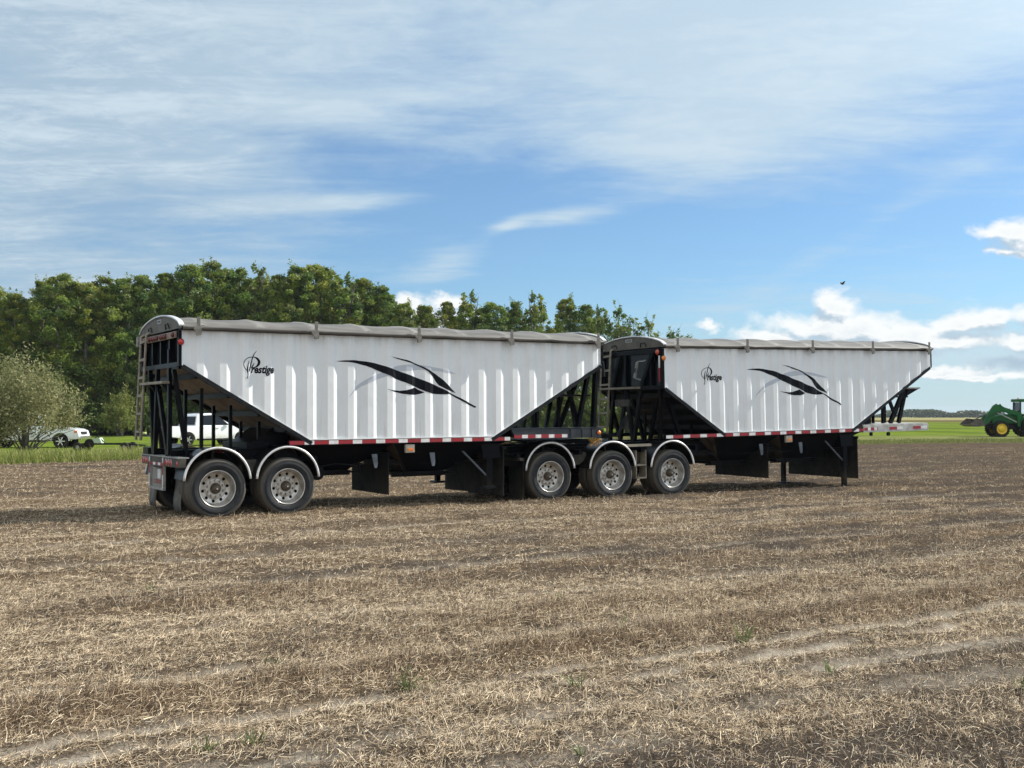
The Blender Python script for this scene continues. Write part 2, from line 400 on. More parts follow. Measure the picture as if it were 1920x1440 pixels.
# ------------------------------------------------------------------ ground: stubble field, grass verge, far fields
HD = R(32.0)
def field_edge(x):      # y of the border between stubble and grass
    return np.minimum(64.2 + 1.27 * x, 62.6 + 0.345 * x)
def rows(x, y):
    """(soil, brown, thin, relief) of the stubble at x, y: swath rows run parallel to the trailers"""
    s = -x * math.sin(HD) + y * math.cos(HD); r = x * math.cos(HD) + y * math.sin(HD)
    s = s + 0.22 * (fbm(r * 0.25, s * 0.2, 3, 5) - 0.5) * 2 * 0.5 + 0.10 * (vnoise(r * 1.3, s * 0.8, 71) - 0.5)
    n1 = fbm(r * 0.35, s * 1.1, 4, 1); n2 = fbm(r * 0.9, s * 2.4, 4, 9); n3 = fbm(r * 0.12, s * 0.35, 3, 33)
    def g(c, wd): return np.exp(-((s - c) / wd) ** 2)
    soil = 1.3 * g(7.72, 0.10) * sstep(r, 6.5, 4.0) + 1.3 * g(6.45, 0.075) + 1.1 * g(6.08, 0.08) + 0.7 * g(5.55, 0.16) + 0.45 * g(4.9, 0.2) + 0.35 * g(9.35, 0.12) + 0.35 * g(11.6, 0.14) + 0.3 * g(13.9, 0.15) + 0.4 * g(16.2, 0.15)
    soil = np.clip(soil * sstep(n1 * 0.45 + n2 * 0.55, 0.37, 0.55) * sstep(fbm(r * 1.5, s * 3.0, 3, 91), 0.27, 0.48) * 1.25, 0, 1)
    brown = 1.0 * g(7.05, 0.33) + 0.8 * g(8.35, 0.38) + 0.6 * g(10.7, 0.6) + 0.45 * g(13.0, 0.5) + 0.4 * np.clip(np.sin(s * 2.6 + 3 * n3), 0, 1) * (s > 14)
    brown = np.clip(brown * sstep(n1, 0.2, 0.6) * 1.2, 0, 1)
    dark = sstep(n3 + 0.05 * np.clip(x - 3, 0, 6) * sstep(y, 6, 12), 0.46, 0.72) * sstep(n2, 0.36, 0.6)
    dark = np.clip(dark + 0.9 * sstep(n2, 0.52, 0.66) * sstep(x + 0.25 * y, 4, 12) + 0.7 * sstep(s, 6.6, 5.2) * sstep(n2, 0.3, 0.6) + 0.55 * g(9.7, 0.35) * sstep(x, 0, 4) + 0.5 * g(12.0, 0.4) * sstep(x, 1, 5), 0, 1)
    zz = 0.055 * (fbm(x * 2.6, y * 2.6, 3, 21) - 0.5) + 0.03 * (vnoise(x * 6.5, y * 6.5, 23) - 0.5) + 0.06 * brown - 0.03 * soil + 0.035 * (n2 - 0.5) + 0.05 * (n1 - 0.5) + 0.02 * (vnoise(x * 9, y * 9, 3) - 0.5)
    return soil, brown, dark, zz
def ground_z(x, y):
    f = sstep(field_edge(x) - y, -0.5, 1.0)
    soil, brown, dark, zz = rows(x, y)
    return zz * f * sstep(y, 120, 60) + 0.012

ys = np.concatenate([[-400, -100, -30, -8, 0, 2.5], 4.0 * (30.0) ** np.linspace(0, 1, 420), [135, 150, 175, 210, 260, 340, 460, 640, 900, 1300, 2000, 3200]])
ca_ = np.linspace(-1, 1, 341)
Y, A = np.meshgrid(ys, ca_, indexing='ij')
X = A * (0.62 * np.abs(Y) + 3.5) + np.sign(A) * np.maximum(np.abs(A) - 0.97, 0) * 700
soil, brown, dark, zz = rows(X, Y)
Z = ground_z(X, Y)
ny, nx = X.shape
me = bpy.data.meshes.new('ground')
me.vertices.add(ny * nx); me.vertices.foreach_set('co', np.stack([X, Y, Z], -1).astype(np.float32).ravel())
idx = np.arange(ny * nx).reshape(ny, nx)
q = np.stack([idx[:-1, :-1], idx[:-1, 1:], idx[1:, 1:], idx[1:, :-1]], -1).reshape(-1, 4).astype(np.int32)
me.loops.add(q.size); me.loops.foreach_set('vertex_index', q.ravel())
me.polygons.add(len(q)); me.polygons.foreach_set('loop_start', np.arange(0, q.size, 4, dtype=np.int32)); me.polygons.foreach_set('loop_total', np.full(len(q), 4, np.int32))
me.polygons.foreach_set('use_smooth', np.ones(len(q), bool))
me.update(calc_edges=True)
for nm, arr in (('soil', soil), ('brown', brown), ('dark', dark)):
    at = me.attributes.new(nm, 'FLOAT', 'POINT'); at.data.foreach_set('value', arr.astype(np.float32).ravel())
gm = bpy.data.materials.new('stubble_and_grass'); gm.use_nodes = True
t = NT(gm.node_tree); p = t.n['Principled BSDF']
co = t.pos(); gx, gy, gz = t.xyz(co)
rx = t.m('ADD', t.m('MULTIPLY', gx, math.cos(HD)), t.m('MULTIPLY', gy, math.sin(HD)))
sx = t.m('ADD', t.m('MULTIPLY', gx, -math.sin(HD)), t.m('MULTIPLY', gy, math.cos(HD)))
rowv = t.vec(t.m('MULTIPLY', rx, 0.35), sx, 0.0)
nf = t.noise(co, 55.0, 6, 0.75); nm_ = t.noise(co, 7.0, 6, 0.7); nl = t.noise(rowv, 0.9, 5, 0.6); nfar = t.noise(rowv, 3.2, 5, 0.7)
straw = t.mix(t.ss(nm_, 0.35, 0.65), (0.155, 0.115, 0.076), (0.31, 0.236, 0.156))
straw = t.mix(t.ss(nf, 0.40, 0.58, 0.0, 0.85), straw, (0.030, 0.021, 0.014))
straw = t.mix(t.ss(nl, 0.35, 0.7, 0.0, 0.45), straw, (0.145, 0.105, 0.072))
straw = t.mix(t.m('MULTIPLY', t.ss(nfar, 0.46, 0.62), t.ss(gx, -6.0, 8.0, 0.55, 0.92)), straw, (0.045, 0.036, 0.028))
straw = t.mix(t.m('MULTIPLY', t.attr('brown'), 0.7), straw, t.mix(nf, (0.175, 0.112, 0.064), (0.075, 0.050, 0.032)))
straw = t.mix(t.m('MULTIPLY', t.attr('dark'), 0.92), straw, t.mix(nf, (0.095, 0.078, 0.064), (0.036, 0.029, 0.024)))
straw = t.mix(t.m('MULTIPLY', t.ss(gx, 2.0, 20.0), t.ss(gy, 18.0, 30.0, 0.0, 0.5)), straw, (0.085, 0.064, 0.046))
straw = t.mix(t.attr('soil'), straw, t.mix(t.ss(nm_, 0.3, 0.7), (0.215, 0.18, 0.14), (0.37, 0.325, 0.265)))
ng = t.noise(co, 0.55, 6, 0.65); ng2 = t.noise(t.vec(gx, t.m('MULTIPLY', gy, 0.35), 0), 0.12, 5, 0.6)
lime = t.mix(t.ss(ng, 0.35, 0.7), (0.100, 0.145, 0.018), (0.165, 0.21, 0.030))
lime = t.mix(t.ss(ng2, 0.42, 0.66, 0.0, 0.75), lime, (0.055, 0.085, 0.020))
lime = t.mix(t.ss(t.noise(t.vec(gx, t.m('MULTIPLY', gy, 0.12), 0), 0.5, 5, 0.7), 0.5, 0.75, 0.0, 0.7), lime, (0.20, 0.195, 0.06))
verge = t.mix(t.ss(ng, 0.35, 0.65), (0.12, 0.135, 0.045), (0.20, 0.20, 0.085))
ed = t.m('MINIMUM', t.m('MULTIPLY_ADD', gx, 1.27, 64.2), t.m('MULTIPLY_ADD', gx, 0.345, 62.6))
wob = t.m('MULTIPLY', t.m('SUBTRACT', t.noise(co, 0.9, 4, 0.6), 0.5), 3.5)
ed = t.m('ADD', t.m('SUBTRACT', gy, ed), wob)
grass = t.mix(t.ss(t.m('ADD', ed, t.m('MULTIPLY', wob, 4.0)), 14.0, 32.0), verge, lime)
tanf = t.mix(t.ss(t.noise(co, 0.05, 4), 0.4, 0.6), (0.27, 0.235, 0.115), (0.235, 0.225, 0.09))
yy = t.m('ADD', gy, t.m('MULTIPLY', t.m('SUBTRACT', ng2, 0.5), 60.0))
grass = t.mix(t.ss(yy, 290.0, 330.0), grass, (0.115, 0.085, 0.04))
grass = t.mix(t.ss(yy, 400.0, 470.0), grass, tanf)
c = t.mix(t.ss(ed, -0.7, 0.9), straw, grass)
t.put(p.inputs['Base Color'], c); p.inputs['Roughness'].default_value = 0.95; p.inputs['Specular IOR Level'].default_value = 0.0
b = t.new('ShaderNodeBump'); b.inputs['Strength'].default_value = 0.9; b.inputs['Distance'].default_value = 0.03
t.put(b.inputs['Height'], t.m('ADD', t.m('MULTIPLY', nf, 0.5), nm_)); t.l.new(b.outputs[0], p.inputs['Normal'])
me.materials.append(gm)
ground = bpy.data.objects.new('ground', me); col.objects.link(ground); tag(ground, kind='structure')

# ------------------------------------------------------------------ loose stubble and straw lying on the field
def tint_mat(name, rough=0.8, trans=0.0, spec=0.2, vary=None):
    m = bpy.data.materials.new(name); m.use_nodes = True
    t = NT(m.node_tree); p = t.n['Principled BSDF']
    c = t.attr('tint', 'Color')
    if vary:
        oi = t.new('ShaderNodeObjectInfo').outputs['Random']
        c = t.mix(oi, t.mix(1.0, c, vary[0], 'MULTIPLY'), t.mix(1.0, c, vary[1], 'MULTIPLY'))
    t.put(p.inputs['Base Color'], c); p.inputs['Roughness'].default_value = rough; p.inputs['Specular IOR Level'].default_value = spec
    if trans:
        tr = t.new('ShaderNodeBsdfTranslucent'); t.put(tr.inputs[0], c)
        mx = t.new('ShaderNodeMixShader'); mx.inputs[0].default_value = trans
        t.l.new(p.outputs[0], mx.inputs[1]); t.l.new(tr.outputs[0], mx.inputs[2]); t.l.new(mx.outputs[0], t.n['Material Output'].inputs[0])
    return m
def blades(rng, x, y, z, L, wd, elev, head, curl, colr, seg=3):
    """curved ribbons: returns quads (n*seg,4,3) and colours"""
    n = len(x); P = []
    dh = np.stack([np.cos(head), np.sin(head), np.zeros(n)], -1); side = np.stack([-np.sin(head), np.cos(head), np.zeros(n)], -1)
    roll = rng.uniform(-1, 1, n)[:, None]
    sd = side * np.sqrt(1 - 0.6 * roll ** 2) + np.array([0, 0, 1.0]) * roll * 0.77
    base = np.stack([x, y, z], -1)
    cs, sn = np.cos(elev), np.sin(elev)
    for k in range(seg + 1):
        u = k / seg
        a = elev - curl * u * 0.7
        pt = base + dh * (L * u * np.cos(elev - curl * u * .5))[:, None] + np.array([0, 0, 1.0]) * np.maximum(L * u * np.sin(elev - curl * u * .5), -0.004)[:, None] + side * (L * 0.22 * u * u * np.sin(curl * 3.1 + head))[:, None]
        P.append(pt)
    Q = []
    for k in range(seg):
        w0 = (wd * (1 - 0.5 * k / seg))[:, None] / 2; w1 = (wd * (1 - 0.5 * (k + 1) / seg))[:, None] / 2
        Q.append(np.stack([P[k] - sd * w0, P[k] + sd * w0, P[k + 1] + sd * w1, P[k + 1] - sd * w1], 1))
    return np.concatenate(Q), np.tile(colr, (seg, 1))

rng = np.random.default_rng(7)
QS = []; CS = []
for (N, d0, d1, wmul, seg) in ((430000, 4.6, 12.0, 0.95, 3), (260000, 12.0, 24.0, 1.25, 2), (190000, 24.0, 62.0, 2.2, 1)):
    N = int(N * 1.2); y = rng.uniform(d0, d1, N); x = rng.uniform(-1, 1, N) * (0.50 * y + 0.8)
    out_ = rng.random(N) < 0.17; x = np.where(out_, np.sign(x) * (0.50 * y + 0.8 + rng.random(N) * (0.14 * y + 2.6)), x)
    keep = y < field_edge(x) - 0.3
    x, y = x[keep], y[keep]
    so, br, dk, _ = rows(x, y)
    keep = rng.random(len(x)) < 0.93 * (1 - 0.93 * so) * (1 - 0.60 * dk)
    x, y, so, br, dk = x[keep], y[keep], so[keep], br[keep], dk[keep]
    n = len(x); z = ground_z(x, y) - 0.003
    up = rng.random(n) < (0.16 + 0.34 * br)
    L = rng.uniform(0.026, 0.078, n) * (1 + 0.45 * br) * np.where(rng.random(n) < 0.08, 1.7, 1.0) * (wmul ** 0.4)
    wd = rng.uniform(0.0020, 0.0044, n) * wmul
    elev = np.where(up, rng.uniform(0.6, 1.4, n), rng.uniform(-0.02, 0.5, n))
    head = np.where(rng.random(n) < 0.6, HD + rng.normal(0.55, 0.7, n), rng.uniform(0, 2 * np.pi, n))
    curl = rng.normal(0.5, 0.6, n)
    z = z + np.where(up, 0, rng.uniform(0, 0.045, n) * (0.4 + br))
    pal = np.array([(0.85, 0.70, 0.49), (0.65, 0.505, 0.34), (0.42, 0.31, 0.20), (0.20, 0.142, 0.09), (0.075, 0.055, 0.040), (0.55, 0.49, 0.40), (0.05, 0.040, 0.032)])
    pw = np.array([0.23, 0.26, 0.17, 0.11, 0.10, 0.05, 0.08])
    pb = np.array([0.05, 0.11, 0.22, 0.32, 0.20, 0.02, 0.08]); pd_ = np.array([0.06, 0.09, 0.15, 0.22, 0.22, 0.07, 0.19])
    u = rng.random(n)[:, None]
    W = pw[None] * (1 - np.clip(br + dk, 0, 1))[:, None] + pb[None] * br[:, None] + pd_[None] * dk[:, None] * (1 - br)[:, None]
    W = np.cumsum(W / W.sum(1, keepdims=True), 1); ci = (u > W).sum(1).clip(0, 6)
    cl = pal[ci] * rng.uniform(0.8, 1.2, (n, 1))
    if d0 > 20: cl = cl * (1 - 0.22 * sstep(x, 2, 18))[:, None]
    a, b_ = blades(rng, x, y, z, L, wd, elev, head, curl, cl, seg)
    QS.append(a); CS.append(b_)
M['straw'] = tint_mat('dry_straw', 0.8, 0.15, 0.08)
stub = soup('stubble', np.concatenate(QS), 4, M['straw'], np.concatenate(CS))
tag(stub, 'dry tan and brown pea stubble and straw lying in rows on the field', 'stubble', kind='stuff')

# small green weeds sprouting in the stubble
M['weed'] = tint_mat('weed_leaf', 0.7, 0.3, 0.1)
def pix(u, v):
    e = (779.14 - v) / 2099.4; yy = 1.7906 / -e; return (u - 960) / 2099.4 * yy, yy
def weed(x, y, h, n, seed, label, spread=1.0):
    r_ = np.random.default_rng(seed)
    z0 = float(ground_z(np.array([x]), np.array([y]))[0])
    px_ = r_.normal(0, 0.022 * spread, n); py_ = r_.normal(0, 0.018 * spread, n)
    Q, C = blades(r_, px_, py_, np.full(n, -0.01), r_.uniform(0.5, 1.1, n) * h, r_.uniform(0.006, 0.014, n), r_.uniform(0.7, 1.5, n), r_.uniform(0, 6.28, n), r_.normal(0.5, 0.4, n), np.array([(0.15, 0.175, 0.075)]) * r_.uniform(0.7, 1.35, (n, 1)), 3)
    o = soup('weed', Q, 4, M['weed'], C); o.location = (x, y, z0)
    return tag(o, label, 'weed', 'green weeds in the stubble')
for i, (u, v, h, n, lab, sp) in enumerate((
    (768, 1290, 0.17, 34, 'tall pale green weed clump in brown stubble left of the picture middle', 1.6),
    (1080, 1290, 0.13, 16, 'bright green sprout beside a pale bare soil strip, nearest the picture middle', 0.8),
    (1393, 1205, 0.20, 40, 'widest yellow-green weed clump, in the right half of the field', 1.3),
    (1554, 1262, 0.13, 16, 'small upright grass tuft on the bare patch at right foreground', 0.7),
    (1165, 1192, 0.13, 14, 'thin green sprout among tall brown stubble right of the middle', 0.7),
    (1088, 1415, 0.10, 10, 'lowest small green sprout, near the bottom edge of the field', 0.7),
    (395, 1412, 0.11, 22, 'green weed tuft on pale soil near the bottom edge at left', 1.2),
    (480, 1392, 0.12, 26, 'green weed tuft right of a pale soil patch in the left foreground', 1.3),
    (290, 1118, 0.13, 14, 'faint green weed in the light straw at far left, below the rear wheels', 1.2),
    (1052, 1138, 0.10, 12, 'small green weed in the middle of the stubble, below the three axles', 0.9),
    (520, 1250, 0.12, 18, 'low green weed beside the reddish stubble row at left', 1.4),
    (1912, 1290, 0.15, 18, 'yellow-green weed cut off by the right edge of the picture', 1.0))):
    x, y = pix(u, v); weed(x, y, h, n, 40 + i, lab, sp)

# tall grass along the field edge and in the verge
def grass_patch(name, label, n, sampler, h0, h1, wd0, wd1, pal, seed, seg=3, cat='grass'):
    r_ = np.random.default_rng(seed)
    x, y = sampler(r_, n); n = len(x)
    hh = (h0 + (h1 - h0) * r_.random(n)) * (0.55 + 0.9 * fbm(x * 0.6, y * 0.6, 3, seed))
    P_ = np.array(pal); cl = P_[r_.integers(0, len(P_), n)] * r_.uniform(0.75, 1.25, (n, 1))
    Q, C = blades(r_, x, y, np.full(n, -0.03), hh, r_.uniform(wd0, wd1, n), r_.uniform(1.0, 1.55, n), r_.uniform(0, 6.28, n), r_.normal(0.35, 0.4, n), cl, seg)
    return tag(soup(name, Q, 4, M['weed'], C), label, cat, kind='stuff')
def along_edge(x0, x1, back):
    def f(r_, n):
        x = r_.uniform(x0, x1, n); y = field_edge(x) + back * r_.random(n) ** 1.3 + r_.normal(0, 0.5, n)
        return x, y
    return f
grass_patch('tall_grass', 'tall yellow-green grass and weeds along the left edge of the field', 30000, along_edge(-27, -9, 5.0), 0.14, 0.56, 0.012, 0.028, [(0.22, 0.27, 0.055), (0.16, 0.22, 0.04), (0.33, 0.32, 0.11), (0.12, 0.17, 0.035), (0.36, 0.33, 0.15)], 3)
grass_patch('weedy_verge', 'olive weeds and seed heads along the field edge behind the trailers', 22000, along_edge(-9, 20, 5.0), 0.25, 0.75, 0.02, 0.045, [(0.24, 0.22, 0.09), (0.17, 0.19, 0.05), (0.33, 0.28, 0.13), (0.12, 0.14, 0.04)], 4)
grass_patch('short_grass', 'short mown grass where the green tractor is parked', 26000, along_edge(18, 60, 9.0), 0.08, 0.2, 0.02, 0.05, [(0.15, 0.17, 0.05), (0.11, 0.145, 0.035), (0.21, 0.21, 0.08)], 5, 2)

# ------------------------------------------------------------------ grain trailers
W = 2.59
DECALS = {
    'main':[(2.854,2.788),(3.027,2.807),(3.215,2.813),(3.432,2.795),(3.652,2.762),(3.846,2.715),(4.042,2.655),(4.268,2.582),(4.44,2.528),(4.613,2.471),(4.758,2.421),(4.904,2.371),(5.081,2.294),(5.199,2.243),(5.253,2.212),(5.349,2.173),(5.499,2.105),(5.681,2.021),(5.849,1.941),(5.818,1.918),(5.68,1.979),(5.499,2.06),(5.319,2.152),(5.235,2.196),(5.199,2.188),(5.051,2.182),(4.874,2.194),(4.699,2.24),(4.554,2.298),(4.439,2.346),(4.268,2.408),(4.098,2.465),(3.93,2.539),(3.762,2.6),(3.597,2.66),(3.432,2.715),(3.269,2.754),(3.107,2.776),(2.947,2.78)],
    'low':[(3.873,2.28),(4.013,2.258),(4.154,2.247),(4.296,2.26),(4.411,2.289),(4.474,2.315),(4.554,2.272),(4.684,2.222),(4.612,2.195),(4.496,2.174),(4.353,2.176),(4.211,2.191),(4.069,2.223),(3.957,2.256)],
    'up':[(3.964,2.9),(4.127,2.875),(4.326,2.834),(4.469,2.785),(4.642,2.724),(4.817,2.642),(4.934,2.579),(5.081,2.476),(5.23,2.347),(5.385,2.21),(5.259,2.251),(5.14,2.294),(5.007,2.359),(4.948,2.423),(4.875,2.526),(4.759,2.628),(4.613,2.703),(4.441,2.769),(4.241,2.824),(4.099,2.86)],
    'gl':[(3.093,2.106),(3.188,2.243),(3.296,2.356),(3.459,2.458),(3.652,2.548),(3.846,2.606),(3.93,2.539),(3.707,2.466),(3.514,2.391),(3.35,2.319),(3.214,2.231)],
    'gr':[(3.986,2.687),(4.155,2.733),(4.355,2.755),(4.614,2.747),(4.847,2.72),(5.082,2.68),(5.261,2.636),(5.41,2.585),(5.231,2.601),(5.023,2.632),(4.788,2.654),(4.555,2.656),(4.326,2.634),(4.098,2.625)],
}
STROKES = [
[[(1.16,2.586),(1.152,2.592),(1.142,2.601),(1.13,2.611),(1.121,2.622),(1.114,2.633),(1.108,2.645),(1.103,2.658),(1.099,2.67),(1.096,2.681),(1.095,2.692),(1.095,2.702),(1.097,2.713),(1.099,2.724),(1.103,2.735),(1.108,2.746),(1.114,2.757),(1.121,2.767),(1.129,2.776),(1.138,2.785),(1.148,2.793),(1.159,2.8),(1.172,2.806),(1.185,2.811),(1.198,2.816),(1.211,2.819),(1.223,2.821),(1.236,2.822),(1.249,2.822),(1.261,2.823),(1.272,2.822),(1.283,2.821),(1.294,2.818),(1.304,2.814),(1.313,2.808),(1.321,2.801),(1.328,2.793),(1.335,2.786),(1.341,2.777),(1.346,2.768),(1.35,2.76),(1.353,2.753),(1.354,2.747),(1.355,2.741),(1.355,2.734),(1.354,2.728),(1.352,2.721),(1.35,2.714),(1.347,2.707),(1.343,2.699),(1.338,2.69),(1.332,2.682),(1.326,2.674),(1.319,2.668),(1.311,2.662),(1.302,2.657),(1.294,2.653),(1.286,2.651),(1.279,2.65),(1.271,2.65),(1.263,2.65),(1.255,2.649),(1.247,2.649),(1.24,2.649),(1.235,2.649)],[(1.153,2.578),(1.146,2.584),(1.134,2.593),(1.122,2.604),(1.112,2.615),(1.104,2.627),(1.097,2.64),(1.091,2.654),(1.087,2.667),(1.084,2.679),(1.083,2.691),(1.083,2.703),(1.085,2.715),(1.087,2.727),(1.092,2.74),(1.097,2.752),(1.104,2.763),(1.112,2.774),(1.12,2.784),(1.13,2.794),(1.141,2.802),(1.153,2.81),(1.167,2.817),(1.181,2.823),(1.195,2.827),(1.208,2.83),(1.222,2.832),(1.235,2.833),(1.248,2.834),(1.261,2.835),(1.273,2.835),(1.285,2.835),(1.298,2.834),(1.311,2.832),(1.324,2.829),(1.337,2.825),(1.349,2.819),(1.361,2.811),(1.372,2.802),(1.381,2.791),(1.389,2.78),(1.395,2.769),(1.399,2.757),(1.4,2.744),(1.4,2.732),(1.399,2.72),(1.395,2.708),(1.39,2.696),(1.383,2.686),(1.375,2.676),(1.364,2.667),(1.354,2.659),(1.342,2.652),(1.331,2.647),(1.32,2.643),(1.308,2.64),(1.298,2.638),(1.288,2.637),(1.279,2.637),(1.27,2.637),(1.263,2.638),(1.254,2.638),(1.246,2.639),(1.239,2.64),(1.234,2.641)]],
[[(1.329,2.942),(1.32,2.931),(1.307,2.916),(1.292,2.899),(1.28,2.882),(1.271,2.868),(1.263,2.853),(1.256,2.838),(1.248,2.821),(1.242,2.802),(1.236,2.78),(1.23,2.759),(1.224,2.738),(1.218,2.717),(1.212,2.696),(1.206,2.675),(1.2,2.655),(1.195,2.632),(1.19,2.607),(1.185,2.585),(1.182,2.57)],[(1.334,2.938),(1.326,2.926),(1.315,2.91),(1.302,2.892),(1.292,2.875),(1.285,2.861),(1.279,2.847),(1.273,2.832),(1.267,2.815),(1.262,2.796),(1.256,2.776),(1.251,2.754),(1.245,2.732),(1.239,2.712),(1.233,2.691),(1.228,2.67),(1.221,2.649),(1.214,2.627),(1.205,2.603),(1.198,2.582),(1.192,2.568)]],
[[(1.185,2.767),(1.181,2.756),(1.175,2.741),(1.169,2.724),(1.164,2.708),(1.159,2.692),(1.155,2.675),(1.152,2.659),(1.149,2.643),(1.147,2.628),(1.145,2.613),(1.144,2.599),(1.144,2.586),(1.146,2.575),(1.149,2.565),(1.152,2.557),(1.154,2.549),(1.156,2.54),(1.158,2.531),(1.159,2.522),(1.159,2.514),(1.159,2.505),(1.157,2.496),(1.155,2.487),(1.152,2.479),(1.15,2.47),(1.146,2.462),(1.143,2.455),(1.141,2.449)],[(1.189,2.766),(1.188,2.755),(1.185,2.739),(1.183,2.722),(1.18,2.705),(1.178,2.689),(1.177,2.672),(1.175,2.656),(1.173,2.641),(1.172,2.626),(1.17,2.612),(1.169,2.599),(1.169,2.587),(1.169,2.578),(1.169,2.57),(1.17,2.561),(1.171,2.552),(1.172,2.542),(1.172,2.533),(1.173,2.523),(1.173,2.513),(1.172,2.503),(1.17,2.494),(1.168,2.484),(1.166,2.475),(1.163,2.466),(1.161,2.457),(1.158,2.45),(1.156,2.444)]],
[[(1.29,2.732),(1.285,2.725),(1.279,2.715),(1.272,2.703),(1.265,2.694),(1.259,2.686),(1.253,2.678),(1.246,2.671),(1.24,2.663),(1.235,2.654),(1.23,2.646),(1.226,2.638),(1.224,2.633)],[(1.294,2.731),(1.292,2.723),(1.288,2.711),(1.284,2.698),(1.279,2.686),(1.274,2.676),(1.268,2.667),(1.263,2.659),(1.257,2.651),(1.251,2.644),(1.244,2.637),(1.238,2.63),(1.234,2.626)]],
]

CP, CD = 0.4025, 0.027                 # corrugation pitch and depth
def profile(c0):
    """corrugation: y of the sheet at x (0 = proud, CD = deep)"""
    def f(x):
        u = (x - c0 + 0.0375) % CP
        if u < 0.075: return CD * u / 0.075
        if u < 0.19: return CD
        if u < 0.285: return CD * (1 - (u - 0.19) / 0.095)
        return 0.0
    def breaks(a, b):
        o = []
        k = math.floor((a - c0) / CP) - 1
        while c0 + k * CP - 0.0375 < b:
            for q in (0, 0.075, 0.19, 0.285):
                xx = c0 - 0.0375 + k * CP + q
                if a + 1e-4 < xx < b - 1e-4: o.append(xx)
            k += 1
        return o
    return f, breaks

def drape(name, polys, m, c0, off, parent, dx=0.0, mesh=None):
    """flat decal cut at the folds of the corrugated sheet and laid on it"""
    f, br = profile(c0)
    bm = bmesh.new()
    if mesh is not None: bm.from_mesh(mesh)
    for P in polys:
        vs = [bm.verts.new((x + dx, 0, z)) for x, z in P]
        for tr in tessellate_polygon([[Vector((x, z, 0)) for x, z in P]]):
            try: bm.faces.new([vs[i] for i in tr])
            except ValueError: pass
    xs = [v.co.x for v in bm.verts]
    for xx in br(min(xs), max(xs)):
        bmesh.ops.bisect_plane(bm, geom=bm.verts[:] + bm.edges[:] + bm.faces[:], plane_co=(xx, 0, 0), plane_no=(1, 0, 0), dist=1e-5)
    for v in bm.verts: v.co.y = f(v.co.x) - off
    for fc in bm.faces:
        if fc.normal.y > 0: fc.normal_flip()
    me = bpy.data.meshes.new(name); bm.to_mesh(me); bm.free(); me.materials.append(m)
    o = bpy.data.objects.new(name, me); col.objects.link(o); o.parent = parent
    return o

def word_mesh(body, size, shear, weight):
    cu = bpy.data.curves.new('word', 'FONT'); cu.body = body; cu.size = size; cu.shear = shear; cu.offset = weight; cu.resolution_u = 3
    o = bpy.data.objects.new('word', cu); col.objects.link(o)
    bpy.context.view_layer.update()
    dg = bpy.context.evaluated_depsgraph_get()
    me = bpy.data.meshes.new_from_object(o.evaluated_get(dg))
    bpy.data.objects.remove(o); bpy.data.curves.remove(cu)
    return me

